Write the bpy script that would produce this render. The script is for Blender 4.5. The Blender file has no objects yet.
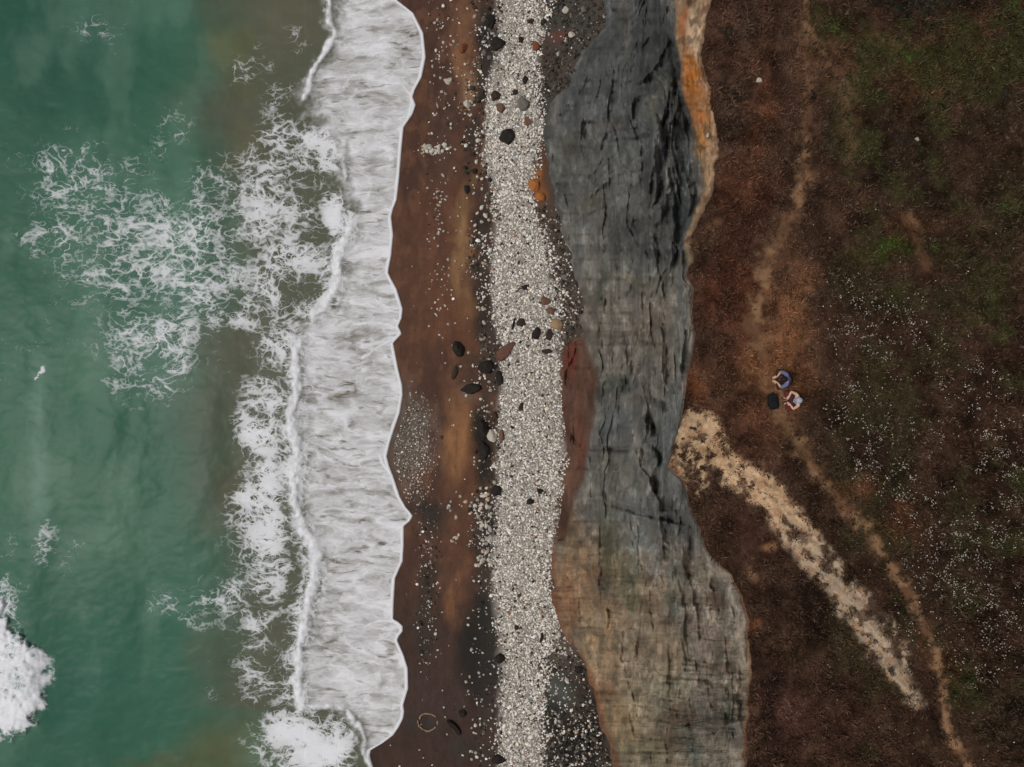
import bpy, bmesh, math, random
import numpy as np
from mathutils import Vector, Matrix, Euler

# ------------------------------------------------------------------ camera, sky, sun, exposure
scene = bpy.context.scene
COL = scene.collection
CAM_Z, F, CX, CY = 46.0, 683.0, 512.0, 383.5          # drone 46 m over the sea, looking straight down
cam_d = bpy.data.cameras.new('camera'); cam = bpy.data.objects.new('camera', cam_d); COL.objects.link(cam)
cam.location = (0, 0, CAM_Z); cam.rotation_euler = (0, 0, 0)
cam_d.sensor_width = 36.0; cam_d.lens = 36.0*F/1024.0; cam_d.clip_start = 0.1; cam_d.clip_end = 3000
scene.camera = cam

SUN_EL, SUN_AZ = math.radians(58), math.radians(262)    # azimuth clockwise from north (+Y)
world_d = bpy.data.worlds.new('World'); scene.world = world_d; world_d.use_nodes = True
wn = world_d.node_tree; wn.nodes.clear()
w_out = wn.nodes.new('ShaderNodeOutputWorld'); w_bg = wn.nodes.new('ShaderNodeBackground')
w_sky = wn.nodes.new('ShaderNodeTexSky'); w_sky.sky_type = 'NISHITA'; w_sky.sun_disc = False
w_sky.sun_elevation = SUN_EL; w_sky.sun_rotation = SUN_AZ; w_sky.air_density = 1.0; w_sky.dust_density = 4.0
w_hs = wn.nodes.new('ShaderNodeHueSaturation'); w_hs.inputs['Saturation'].default_value = 0.22   # overcast
wn.links.new(w_sky.outputs[0], w_hs.inputs['Color']); wn.links.new(w_hs.outputs[0], w_bg.inputs[0])
wn.links.new(w_bg.outputs[0], w_out.inputs[0]); w_bg.inputs[1].default_value = 0.10
sun_d = bpy.data.lights.new('sun', 'SUN'); sun_o = bpy.data.objects.new('sun', sun_d); COL.objects.link(sun_o)
sun_d.energy = 1.4; sun_d.angle = math.radians(18); sun_d.color = (1.0, 0.96, 0.9)
sdir = Vector((math.sin(SUN_AZ)*math.cos(SUN_EL), math.cos(SUN_AZ)*math.cos(SUN_EL), math.sin(SUN_EL)))
sun_o.rotation_euler = sdir.to_track_quat('Z', 'Y').to_euler(); sun_o.location = (0, 0, 80)
scene.view_settings.view_transform = 'Standard'; scene.view_settings.look = 'None'
scene.view_settings.gamma = 1.0; scene.view_settings.use_curve_mapping = False
scene.view_settings.exposure = -0.35

rng = np.random.default_rng(11); random.seed(11)

# ------------------------------------------------------------------ helpers: noise, lines, colours
def _h(ix, iy, s):
    n = (ix.astype(np.int64)*374761393 + iy.astype(np.int64)*668265263 + (s+1)*1442695041) & 0xFFFFFFFF
    n = ((n ^ (n >> 13))*1274126177) & 0xFFFFFFFF
    n = n ^ (n >> 16)
    return (n & 0xFFFF)/65535.0
def vn(x, y, s=0):
    ix = np.floor(x); iy = np.floor(y); fx = x-ix; fy = y-iy
    fx = fx*fx*fx*(fx*(fx*6-15)+10); fy = fy*fy*fy*(fy*(fy*6-15)+10)
    a, b, c, d = _h(ix, iy, s), _h(ix+1, iy, s), _h(ix, iy+1, s), _h(ix+1, iy+1, s)
    return (a*(1-fx)+b*fx)*(1-fy) + (c*(1-fx)+d*fx)*fy
def fbm(x, y, o=4, s=0, g=0.5):
    x = np.asarray(x, float); y = np.asarray(y, float); t = 0; a = 1.0; n = 0
    for k in range(o):
        cs, sn = math.cos(0.6*k), math.sin(0.6*k)
        t = t + a*vn((x*cs-y*sn)*2.03**k+17.3*k, (x*sn+y*cs)*2.03**k-9.1*k, s+k*7); n += a; a *= g
    return t/n
def ridge(x, y, o=4, s=0): return 1-np.abs(2*fbm(x, y, o, s)-1)
def ss(a, b, x):
    t = np.clip((x-a)/(b-a), 0, 1); return t*t*(3-2*t)
def pl(pts):                                            # piecewise-linear x(y)
    ys = [p[0] for p in pts]; xs = [p[1] for p in pts]
    return lambda y: np.interp(y, ys, xs)
def ldist(px, py, pts):                                 # distance to a polyline
    d = np.full(np.shape(px), 1e9)
    for (x0, y0), (x1, y1) in zip(pts[:-1], pts[1:]):
        vx, vy = x1-x0, y1-y0; L = vx*vx+vy*vy+1e-9
        t = np.clip(((px-x0)*vx+(py-y0)*vy)/L, 0, 1)
        d = np.minimum(d, np.hypot(px-x0-t*vx, py-y0-t*vy))
    return d
def inpoly(px, py, pts):
    r = np.zeros(np.shape(px), bool); n = len(pts)
    for i in range(n):
        x0, y0 = pts[i]; x1, y1 = pts[(i+1) % n]
        if y0 == y1: continue
        c = ((y0 > py) != (y1 > py)) & (px < (x1-x0)*(py-y0)/(y1-y0)+x0)
        r ^= c
    return r
def sdpoly(px, py, pts):                                # > 0 inside
    d = ldist(px, py, list(pts)+[pts[0]]); return np.where(inpoly(px, py, pts), d, -d)
def lin(c):
    c = np.asarray(c, float)/255.0
    return np.where(c <= 0.04045, c/12.92, ((c+0.055)/1.055)**2.4)
def mix(a, b, t): t = np.asarray(t)[..., None]; return a*(1-t)+b*t
def blobs(col, px, py, L, wob=10, s=50, sharp=1.0, brk_=0.0, ax=9.0, ay=9.0):     # soft uneven patches of colour
    wx = px+(fbm(px/28, py/28, 4, s)-0.5)*2*wob*1.6; wy = py+(fbm(px/28, py/28, 4, s+3)-0.5)*2*wob*1.6
    mod = np.clip(1+brk_*2.6*(fbm(px/ax, py/ay, 5, s+9, 0.62)-0.52), 0, 1.25)
    for (x, y, rx, ry, c, st) in L:
        d = np.hypot((wx-x)/rx, (wy-y)/ry)
        col = mix(col, lin(c), np.clip(st*mod, 0, 1)*(1-ss(1-0.75/sharp, 1+0.35/sharp, d)))
    return col
def wpos(px, py, z):
    d = (CAM_Z-z)/F
    return np.stack([(px-CX)*d, -(py-CY)*d, z+0*px], -1)
def w1(px, py, z): return Vector(((px-CX)*(CAM_Z-z)/F, -(py-CY)*(CAM_Z-z)/F, z))
def link(o, parent=None):
    COL.objects.link(o)
    if parent: o.parent = parent
    return o
def tag(o, label=None, cat=None, group=None, kind=None):
    if label: o['label'] = label
    if cat: o['category'] = cat
    if group: o['group'] = group
    if kind: o['kind'] = kind
    return o
def build(name, V, Fc, mat, attrs={}, uv=None, smooth=True, parent=None):
    me = bpy.data.meshes.new(name); V = np.asarray(V, np.float32); Fc = np.asarray(Fc, np.int32); k = Fc.shape[1]
    me.vertices.add(len(V)); me.vertices.foreach_set('co', V.ravel())
    me.loops.add(Fc.size); me.loops.foreach_set('vertex_index', Fc.ravel())
    me.polygons.add(len(Fc)); me.polygons.foreach_set('loop_start', np.arange(0, Fc.size, k, dtype=np.int32))
    me.polygons.foreach_set('use_smooth', np.full(len(Fc), smooth))
    for an, av in attrs.items():
        av = np.asarray(av, np.float32)
        if av.ndim == 2:
            a = me.attributes.new(an, 'FLOAT_COLOR', 'POINT')
            if av.shape[1] == 3: av = np.concatenate([av, np.ones((len(av), 1), np.float32)], 1)
            a.data.foreach_set('color', np.clip(av, 0, 1).ravel())
        else:
            a = me.attributes.new(an, 'FLOAT', 'POINT'); a.data.foreach_set('value', av)
    if uv is not None:
        u = me.uv_layers.new(name='UVMap'); u.data.foreach_set('uv', np.asarray(uv, np.float32)[Fc.ravel()].ravel())
    me.update(calc_edges=True); me.validate()
    me.materials.append(mat)
    return link(bpy.data.objects.new(name, me), parent)
def gridfaces(nr, nc):
    i = np.arange(nr*nc).reshape(nr, nc)
    return np.stack([i[1:, :-1], i[1:, 1:], i[:-1, 1:], i[:-1, :-1]], -1).reshape(-1, 4)   # rows run to -Y: normal up
def split(name, V, Fc, fm, mat, attrs, uv=None, parent=None):
    f = Fc[fm]; u, inv = np.unique(f, return_inverse=True)
    return build(name, V[u], inv.reshape(f.shape), mat, {k: np.asarray(a)[u] for k, a in attrs.items()}, None if uv is None else uv[u], True, parent)

class NT:                                               # terse node trees
    def __init__(s, name):
        s.m = bpy.data.materials.new(name); s.m.use_nodes = True; s.t = s.m.node_tree
        s.b = s.t.nodes['Principled BSDF']
    def set(s, n, k, v):
        if isinstance(v, bpy.types.NodeSocket): s.t.links.new(v, n.inputs[k])
        elif v is not None: n.inputs[k].default_value = v
    def node(s, ty, ins={}, **kw):
        n = s.t.nodes.new(ty)
        for k, v in kw.items(): setattr(n, k, v)
        for k, v in ins.items(): s.set(n, k, v)
        return n
    def ma(s, op, a, b=None, c=None, clamp=False):
        n = s.t.nodes.new('ShaderNodeMath'); n.operation = op; n.use_clamp = clamp
        s.set(n, 0, a); s.set(n, 1, b); s.set(n, 2, c); return n.outputs[0]
    def vm(s, op, a, b=None):
        n = s.t.nodes.new('ShaderNodeVectorMath'); n.operation = op; s.set(n, 0, a); s.set(n, 1, b); return n.outputs[0]
    def noise(s, vec, scale, detail=4, rough=0.55, dist=0.0, col=False):
        n = s.node('ShaderNodeTexNoise', {'Vector': vec, 'Scale': scale, 'Detail': detail, 'Roughness': rough, 'Distortion': dist})
        return n.outputs['Color' if col else 'Fac']
    def attr(s, name, out='Fac'): return s.node('ShaderNodeAttribute', attribute_name=name).outputs[out]
    def mixc(s, f, a, b, mode='MIX'):
        n = s.t.nodes.new('ShaderNodeMix'); n.data_type = 'RGBA'; n.blend_type = mode
        s.set(n, 0, f); s.set(n, 6, a); s.set(n, 7, b); return n.outputs[2]
    def pos(s): return s.node('ShaderNodeNewGeometry').outputs['Position']
    def bump(s, h, strength, dist):
        n = s.node('ShaderNodeBump', {'Height': h, 'Strength': strength, 'Distance': dist}); s.t.links.new(n.outputs[0], s.b.inputs['Normal']); return n
def ground_mat(name, fine, var, rough, bump, spec=0.3, uvstretch=None):
    t = NT(name); c = t.attr('Col', 'Color'); p = t.pos()
    n1 = t.noise(p, fine, 5, 0.65); n2 = t.noise(p, fine*0.22, 4, 0.6)
    f = t.ma('ADD', t.ma('MULTIPLY', n1, 2*var), t.ma('MULTIPLY', n2, var)); f = t.ma('ADD', f, 1-1.5*var)
    h = t.ma('ADD', n1, t.ma('MULTIPLY', n2, 2.0))
    if uvstretch:
        uv = t.node('ShaderNodeUVMap').outputs[0]
        na = t.noise(t.vm('MULTIPLY', uv, (3.8, 0.42, 1)), 1.0, 6, 0.65, 1.0)       # beds, level along the face
        nb = t.noise(t.vm('MULTIPLY', uv, (0.75, 4.2, 1)), 1.0, 6, 0.65, 0.9)      # rills down the face
        lo = t.attr('lo'); n3 = t.ma('ADD', t.ma('MULTIPLY', na, t.ma('SUBTRACT', 1.0, lo)), t.ma('MULTIPLY', nb, lo))
        f = t.ma('MULTIPLY', f, t.ma('ADD', t.ma('MULTIPLY', n3, 0.6), 0.7)); h = t.ma('ADD', h, t.ma('MULTIPLY', n3, 3.0))
    cc = t.vm('MULTIPLY', c, t.node('ShaderNodeCombineXYZ', {0: f, 1: f, 2: f}).outputs[0])
    t.set(t.b, 'Base Color', cc); t.set(t.b, 'Roughness', rough); t.set(t.b, 'Specular IOR Level', spec)
    t.bump(h, 0.9, bump); return t.m
def vcol_mat(name, rough=0.8, spec=0.25, fine=None, two=False):
    t = NT(name); c = t.attr('Col', 'Color')
    if fine:
        n = t.noise(t.pos(), fine, 4, 0.6); f = t.ma('ADD', t.ma('MULTIPLY', n, 0.7), 0.65)
        c = t.vm('MULTIPLY', c, t.node('ShaderNodeCombineXYZ', {0: f, 1: f, 2: f}).outputs[0]); t.bump(n, 0.6, 0.04)
    t.set(t.b, 'Base Color', c); t.set(t.b, 'Roughness', rough); t.set(t.b, 'Specular IOR Level', spec); return t.m
def plain_mat(name, rgb, rough=0.8, var=0.35, scale=9.0, spec=0.25, bump=0.02):
    t = NT(name); p = t.node('ShaderNodeTexCoord').outputs['Object']
    n = t.noise(p, scale, 5, 0.65); f = t.ma('ADD', t.ma('MULTIPLY', n, 2*var), 1-var)
    L = lin(rgb); base = t.node('ShaderNodeRGB'); base.outputs[0].default_value = (*L, 1)
    cc = t.vm('MULTIPLY', base.outputs[0], t.node('ShaderNodeCombineXYZ', {0: f, 1: f, 2: f}).outputs[0])
    t.set(t.b, 'Base Color', cc); t.set(t.b, 'Roughness', rough); t.set(t.b, 'Specular IOR Level', spec); t.bump(n, 0.5, bump); return t.m

# ------------------------------------------------------------------ lines of the coast (image row -> image column)
SHORE = pl([(-600,400),(-60,392),(-20,388),(0,397),(13,413.6),(33,423.6),(57,426),(77,422),(90,415),(97,413),(105,416),(114,413),(120,409),(127,404),(147,402),(177,399.6),(200,397),
  (210,393),(217,391.5),(235,393.5),(256,391.5),(268,389),(273,388.5),(280,392),(289,397),(309,403),(318,402),(326,398.5),(330,400.5),(334,402),(338,398),(343,393.5),(369,398.5),(385,402.5),(395,403),(413,400),
  (430,394),(443,390),(456,387),(466,389.5),(476,393.5),(496,400),(507,406),(512,410.5),(516,413),(521,410),(526,404),(545,404),(561,403),(570,399),(578,395.5),(600,394),(619,393.5),(622,399),(626,403),(631,403),
  (636,399),(640,397.5),(655,404),(668,408),(688,408.5),(698,405.5),(705,403.5),(711,404.5),(718,403.5),(727,399),(735,393.5),(743,383),(750,371),(755,370),(767,373.5),(800,380),(1500,385)])
BORE = pl([(-600,330),(0,328),(30,333),(67,317),(93,304),(120,312),(143,330),(184,340),(227,345),(254,337),(276,336),(306,327),(313,313),(333,293),(390,297),(426,288),(456,297),(483,292),
  (512,300),(524,300),(544,313),(578,315),(621,307),(661,297),(695,300),(705,305),(712,343),(731,360),(751,367),(767,375),(1500,360)])
FOOT = pl([(-700,640),(-130,628),(0,603),(25,606),(50,582),(83,569),(104,549),(130,543),(198,553),(240,564),(276,577),(307,583),(330,583),(346,563),(380,560),(419,564),(458,567),(484,564),
  (534,556),(545,551),(601,553.5),(637,566),(666,585),(697,595),(723,600),(750,611),(767,616),(900,640),(1500,640)])
TOP = pl([(-700,720),(0,711),(26,703),(60,702),(86,709),(117,713),(136,717),(157,717),(188,713),(195,710),(224,697),(237,692),(255,693),(276,689),(294,694),(336,694),(373,689),(419,681),(448,673),(466,669),
  (484,684),(510,692),(531,700),(552,707),(566,721),(573,729),(590,739),(617,749),(658,752),(713,748),(767,745),(900,738),(1500,735)])
TOP0 = TOP
def TOP(y): y = np.asarray(y, float); return TOP0(y)+7*(fbm(y/13, y*0+4, 4, 40, 0.65)-0.5)
BANDL = pl([(-700,690),(0,677),(39,676),(65,680),(97,684),(117,692),(146,694),(162,700),(193,703),(225,690),(240,685),(300,690)])
SHL = pl([(-700,490),(0,498),(40,499),(80,490),(130,484),(170,486),(200,495),(240,494),(280,492),(320,494),(345,502),(380,501),(420,498),(500,497),(540,494),(580,492),(630,498),(670,500),(720,500),(767,498),(1500,500)])
SHR = pl([(-700,560),(0,550),(40,540),(80,538),(130,541),(170,534),(200,531),(225,540),(240,546),(280,554),(320,562),(345,559),(380,560),(420,563),(460,566),(500,560),(540,553),(580,551),(630,560),(660,549),(720,541),(767,546),(1500,550)])
SCAR = [(690,408),(704,409),(718,419),(726,440),(735,457),(762,467),(785,489),(802,507),(816,532),(838,554),(860,588),(890,615),(907,649),(924,704),(912,708),(883,673),(860,643),(826,595),(788,551),(758,507),(736,489),(715,480),(697,500),(684,484),(668,466),(676,427)]
PATH = [(806,-200),(805,0),(808,60),(805,130),(804,175),(800,200),(785,224),(768,251),(761,284),(754,325),(762,368),(778,410),(792,430),(815,474),(845,508),(873,541),(893,571),(914,602),(927,632),(941,673),(946,710),(951,737),(968,765),(1000,820),(1080,950)]
SIDEP = [(806,30),(822,55),(838,68),(843,85),(848,120),(850,152)]
BORES = [[(332,-60),(328,0),(333,30),(317,67),(303,95)], [(345,143),(347,165),(347,184)], [(353,227),(345,240),(337,256),(338,276),(327,306),(315,313)],
  [(293,335),(297,365),(297,390),(291,412),(288,426),(295,440),(297,456),(292,483),(300,512),(300,526),(313,544),(316,560),(315,578),(307,621),(299,645),(297,661),(300,690),(302,705)], [(312,704),(330,706),(343,711),(354,722),(361,732),(366,751),(372,764)]]
CURLS = [[(357,324),(375,322),(390,325),(400,331),(396,337),(385,343),(362,358)], [(390,77),(402,84),(412,97),(408,120)], [(366,627),(378,621),(392,621),(403,627)], [(376,452),(388,470),(394,480)], [(388,515),(398,512)]]
GROOVES = [([(664,118),(666,140),(662,180),(655,212)], 2.6, 0.75), ([(609,14),(596,38),(582,52),(570,84)], 3.2, 0.9), ([(541,128),(548,170),(555,205),(570,250),(582,300)], 3.5, 0.8),
  ([(650,415),(659,436),(660,460),(655,492)], 3.5, 1.1), ([(574,498),(620,506),(650,513),(690,522),(702,534)], 1.8, 0.4), ([(672,186),(665,240),(668,282),(660,312)], 3.0, 0.5),
  ([(592,262),(600,296),(603,332)], 3.0, 0.35), ([(636,66),(652,88),(636,106),(632,120)], 2.0, 0.3), ([(688,575),(686,640),(700,705)], 2.6, 0.35), ([(706,565),(724,600),(729,660),(727,720)], 2.6, 0.35),
  ([(622,620),(628,680),(636,740)], 2.6, 0.3), ([(560,130),(600,142),(640,128),(668,116)], 2.2, 0.25), ([(566,200),(600,180),(640,172)], 2.0, 0.25), ([(590,400),(630,392),(672,402)], 3.0, 0.35),
  ([(588,448),(626,450),(640,446)], 2.2, 0.5), ([(676,96),(690,126),(698,150)], 3.0, 0.4), ([(648,260),(656,300),(648,345),(640,380)], 2.6, 0.3), ([(668,300),(672,350),(664,400)], 2.6, 0.4),
  ([(640,470),(652,510),(660,560),(672,620)], 2.0, 0.3), ([(690,530),(690,600)], 1.6, 0.15)]

GROOVES += [([(655,34),(642,50),(634,60),(632,70)], 2.2, 0.5), ([(649,39),(645,57),(650,80)], 1.6, 0.4), ([(672,86),(668,110),(663,128),(664,146),(660,170),(658,193),(654,215)], 2.4, 0.8), ([(621,154),(603,164),(587,183)], 1.6, 0.4),
  ([(611,224),(597,228),(593,240),(592,300),(591,367)], 1.6, 0.35), ([(637,222),(638,247)], 2.6, 0.7), ([(658,240),(660,268),(666,289),(666,305),(667,345),(665,380)], 2.2, 0.6), ([(645,328),(632,347),(632,364)], 1.8, 0.5),
  ([(598,286),(608,302),(606,322)], 3.5, 0.7), ([(598,374),(627,379)], 3.0, 0.7), ([(595,448),(616,449),(632,449)], 1.8, 0.8), ([(616,505),(637,513),(660,518),(684,523),(700,531)], 1.6, 0.7),
  ([(676,567),(686,603),(689,635),(700,671),(702,692)], 2.0, 0.5), ([(713,583),(723,619),(728,645),(728,671)], 2.0, 0.45), ([(731,627),(733,684),(744,708)], 1.6, 0.4), ([(626,632),(626,658),(632,692),(634,730)], 1.8, 0.4),
  ([(600,60),(618,84),(612,112)], 1.6, 0.3), ([(560,118),(580,104),(606,96),(630,84)], 1.8, 0.4), ([(575,225),(590,215),(612,205),(640,206)], 1.5, 0.3), ([(612,300),(640,296),(662,300)], 1.5, 0.3), ([(606,345),(630,338),(660,342)], 1.2, 0.22),
  ([(640,560),(652,600),(655,650)], 1.5, 0.3), ([(600,560),(604,600),(598,640)], 1.5, 0.25), ([(668,640),(672,700),(668,760)], 1.6, 0.35), ([(690,720),(694,767)], 1.8, 0.4), ([(712,700),(716,750)], 1.6, 0.35)]
RIDGES = [([(544,128),(550,165),(556,198),(566,236)], 3.0, 0.5), ([(657,118),(654,150),(650,190)], 2.6, 0.7), ([(632,437),(640,469),(655,495),(660,526),(664,560)], 2.2, 0.45), ([(682,250),(684,313),(680,350),(678,392)], 3.0, 0.6), ([(600,300),(598,340),(596,366)], 2.5, 0.4),
  ([(690,480),(696,530),(722,572),(738,600),(744,660)], 4.0, 0.5), ([(640,80),(658,62),(668,40)], 3.0, 0.5), ([(585,60),(578,90),(560,112)], 4.0, 0.5), ([(610,140),(640,134),(656,120)], 3.0, 0.4), ([(625,170),(605,180),(590,196)], 3.0, 0.4), ([(672,200),(674,240)], 2.5, 0.4),
  ([(646,425),(640,445),(641,462)], 4.0, 0.6), ([(602,498),(580,500)], 3.0, 0.5), ([(680,560),(692,600),(698,640)], 2.4, 0.35), ([(718,575),(730,610),(736,640)], 2.4, 0.35), ([(590,560),(610,640),(640,720)], 5.0, 0.4)]
# ------------------------------------------------------------------ heights
def zbeach(px, py):
    z = np.where(px > 330, (px-330)*0.0060, (px-330)*0.012)
    z = np.maximum(z, -2.5)
    z = z + 0.16*np.exp(-((px-522)/32)**2) + 0.10*(fbm(px/60, py/60, 3, 5)-0.5)*ss(400, 470, px)
    z = z - 0.14*np.exp(-((px-484)/14)**2)*(0.4+fbm(px*0+3, py/50, 2, 8))
    fan = ss(540, 612, px)*ss(125, 50, py)                                    # slumped debris at the cliff foot
    z = z + fan*1.6 + fan*(1-fan)*2.4*(fbm(px/14, py/14, 4, 21)-0.5)
    m = np.hypot((px-567)/26, (py-692)/26)                                    # smooth grey mound
    z = z + 0.9*np.exp(-m*m*1.5)
    z = z + 0.25*ss(560, 600, px)*(fbm(px/9, py/9, 3, 22)-0.3)*ss(640, 690, py)
    return z
def ztop(px, py):
    z = 20+1.1*(fbm(px/170, py/170, 3, 31)-0.5)+0.30*(fbm(px/34, py/34, 3, 33)-0.5)+0.22*(fbm(px/11, py/11, 3, 35)-0.5)*ss(0, 12, px-TOP(py))
    z = z+0.5*ss(720, 1000, px)
    sd = np.clip(sdpoly(np.asarray(px, float), np.asarray(py, float), SCAR), -60, 60)
    line = np.interp(py, [380,408,467,507,554,615,704,767,1000], [640,700,745,782,818,862,918,960,1090])   # scarp beside the bare sand
    z = z-1.0*ss(35, -25, px-line)*ss(395, 450, py)
    z = z-0.10*np.exp(-(ldist(px, py, PATH)/9)**2)
    return z
def dens(a, b, n): return np.linspace(a, b, n)
ROWS = np.concatenate([[-1500,-800,-400,-220,-120], dens(-70, 840, 700), [880,960,1100,1500,2200]])
def rows(n): return np.concatenate([[-1500,-800,-400,-220,-120], dens(-70, 840, n), [880,960,1100,1500,2200]])

# ------------------------------------------------------------------ beach
E_H, E_C = 0.80, 0.80
def beach_color(px, py):
    n = fbm(px/40, py/90, 4, 61); n2 = fbm(px/9, py/14, 4, 62)
    c = np.broadcast_to(lin((88,60,46)), px.shape+(3,)).copy()
    c = mix(c, lin((70,49,41)), ss(0.45, 0.7, n)*0.8)
    c = mix(c, lin((64,47,41)), ss(60, 0, px-SHORE(py))*0.35)
    c = mix(c, lin((104,72,54)), ss(0.52, 0.68, n2)*0.5)
    c = mix(c, lin((54,43,39)), ss(520, 640, py)*0.8)
    c = blobs(c, px, py, [(466,250,11,70,(128,98,68),.75),(468,45,14,60,(122,88,64),.7),(470,90,12,22,(150,118,92),.6),(452,440,20,42,(134,95,64),.85),(470,400,14,12,(112,88,72),.8),(458,590,11,40,(112,78,56),.75),
        (446,320,26,40,(100,66,46),.5),(470,200,10,30,(120,92,62),.6),
        (410,440,24,62,(92,84,76),.75),(430,515,28,26,(46,42,38),.8),(425,610,12,60,(52,48,42),.7),(425,585,9,30,(40,40,36),.5),(440,700,50,30,(66,52,48),.6),(420,725,24,10,(52,48,45),.7),(470,752,30,14,(52,50,45),.6),
        (446,130,18,60,(70,54,46),.6)], 9, 63, 1.0, 0.9, 6, 26)
    c = c*(0.72+0.56*fbm(px/5, py/12, 5, 60, 0.65))[..., None]
    # stony dark belt on the seaward side of the shingle
    L = SHL(py); belt = ss(-26, -10, px-L)*ss(8, -4, px-L)
    pat = ss(0.40, 0.60, fbm(px/16, py/34, 4, 64))
    c = mix(c, lin((58,50,44)), belt*(0.25+0.75*pat)*0.9)
    c = blobs(c, px, py, [(484,30,14,26,(44,40,36),.9),(492,66,16,20,(50,46,42),.85),(486,218,14,14,(50,42,34),.9),(484,300,10,45,(54,46,40),.8),(487,460,10,34,(38,34,30),.95),(486,530,12,34,(44,42,38),.9),(481,652,18,42,(40,37,34),.95),(486,690,16,22,(48,42,40),.8),
        (482,610,10,20,(40,40,36),.9),(480,372,22,24,(64,50,42),.7),(486,440,13,40,(34,31,28),.95),(482,650,22,52,(40,37,34),.9),(488,40,14,34,(44,40,37),.9),(486,305,12,30,(48,42,37),.9)], 7, 66, 1.0, 0.45, 8, 12)
    # shingle bed
    sh = ss(-5, 5, px-L+6*(n2-0.5))*ss(6, -6, px-SHR(py)+14*(n2-0.5))
    c = mix(c, lin((140,134,126)), sh*0.9)
    # ground behind the shingle
    R = SHR(py); bk = ss(-4, 6, px-R)
    c = mix(c, lin((74,66,58)), bk*0.9)
    c = blobs(c, px, py, [(562,14,26,30,(64,62,56),.9),(556,60,20,30,(66,56,50),.9),(580,30,24,40,(58,56,53),.8),(548,100,12,24,(66,64,60),.9),(562,35,14,8,(92,58,46),.8),
        (543,172,9,30,(86,62,46),.9),(535,186,7,16,(150,92,48),.9),(540,195,8,14,(128,80,48),.7),(545,215,12,14,(80,64,54),.9),(572,255,10,40,(66,62,54),.8),
        (560,690,20,26,(68,70,66),.95),(570,745,30,34,(26,25,24),.97),(555,715,14,20,(34,33,30),.9),(590,735,20,40,(24,24,23),.97),(546,662,10,14,(40,38,34),.7),(562,652,14,10,(96,88,80),.6)], 5, 68)
    return c/E_H
cols = np.concatenate([[150, 230, 290, 330], dens(350, 660, 240), [700]])
PY, PX = np.meshgrid(rows(600), cols, indexing='ij'); PX = PX.ravel(); PY = PY.ravel()
zb = zbeach(PX, PY)
far = np.clip(np.maximum(-PY-70, PY-840), 0, 400); zb = zb
m_beach = ground_mat('beach_sand', 9.0, 0.30, 0.7, 0.03, 0.12)
beach = build('beach', wpos(PX, PY, zb), gridfaces(610, len(cols)), m_beach, {'Col': beach_color(PX, PY)})
tag(beach, kind='structure')

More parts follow.
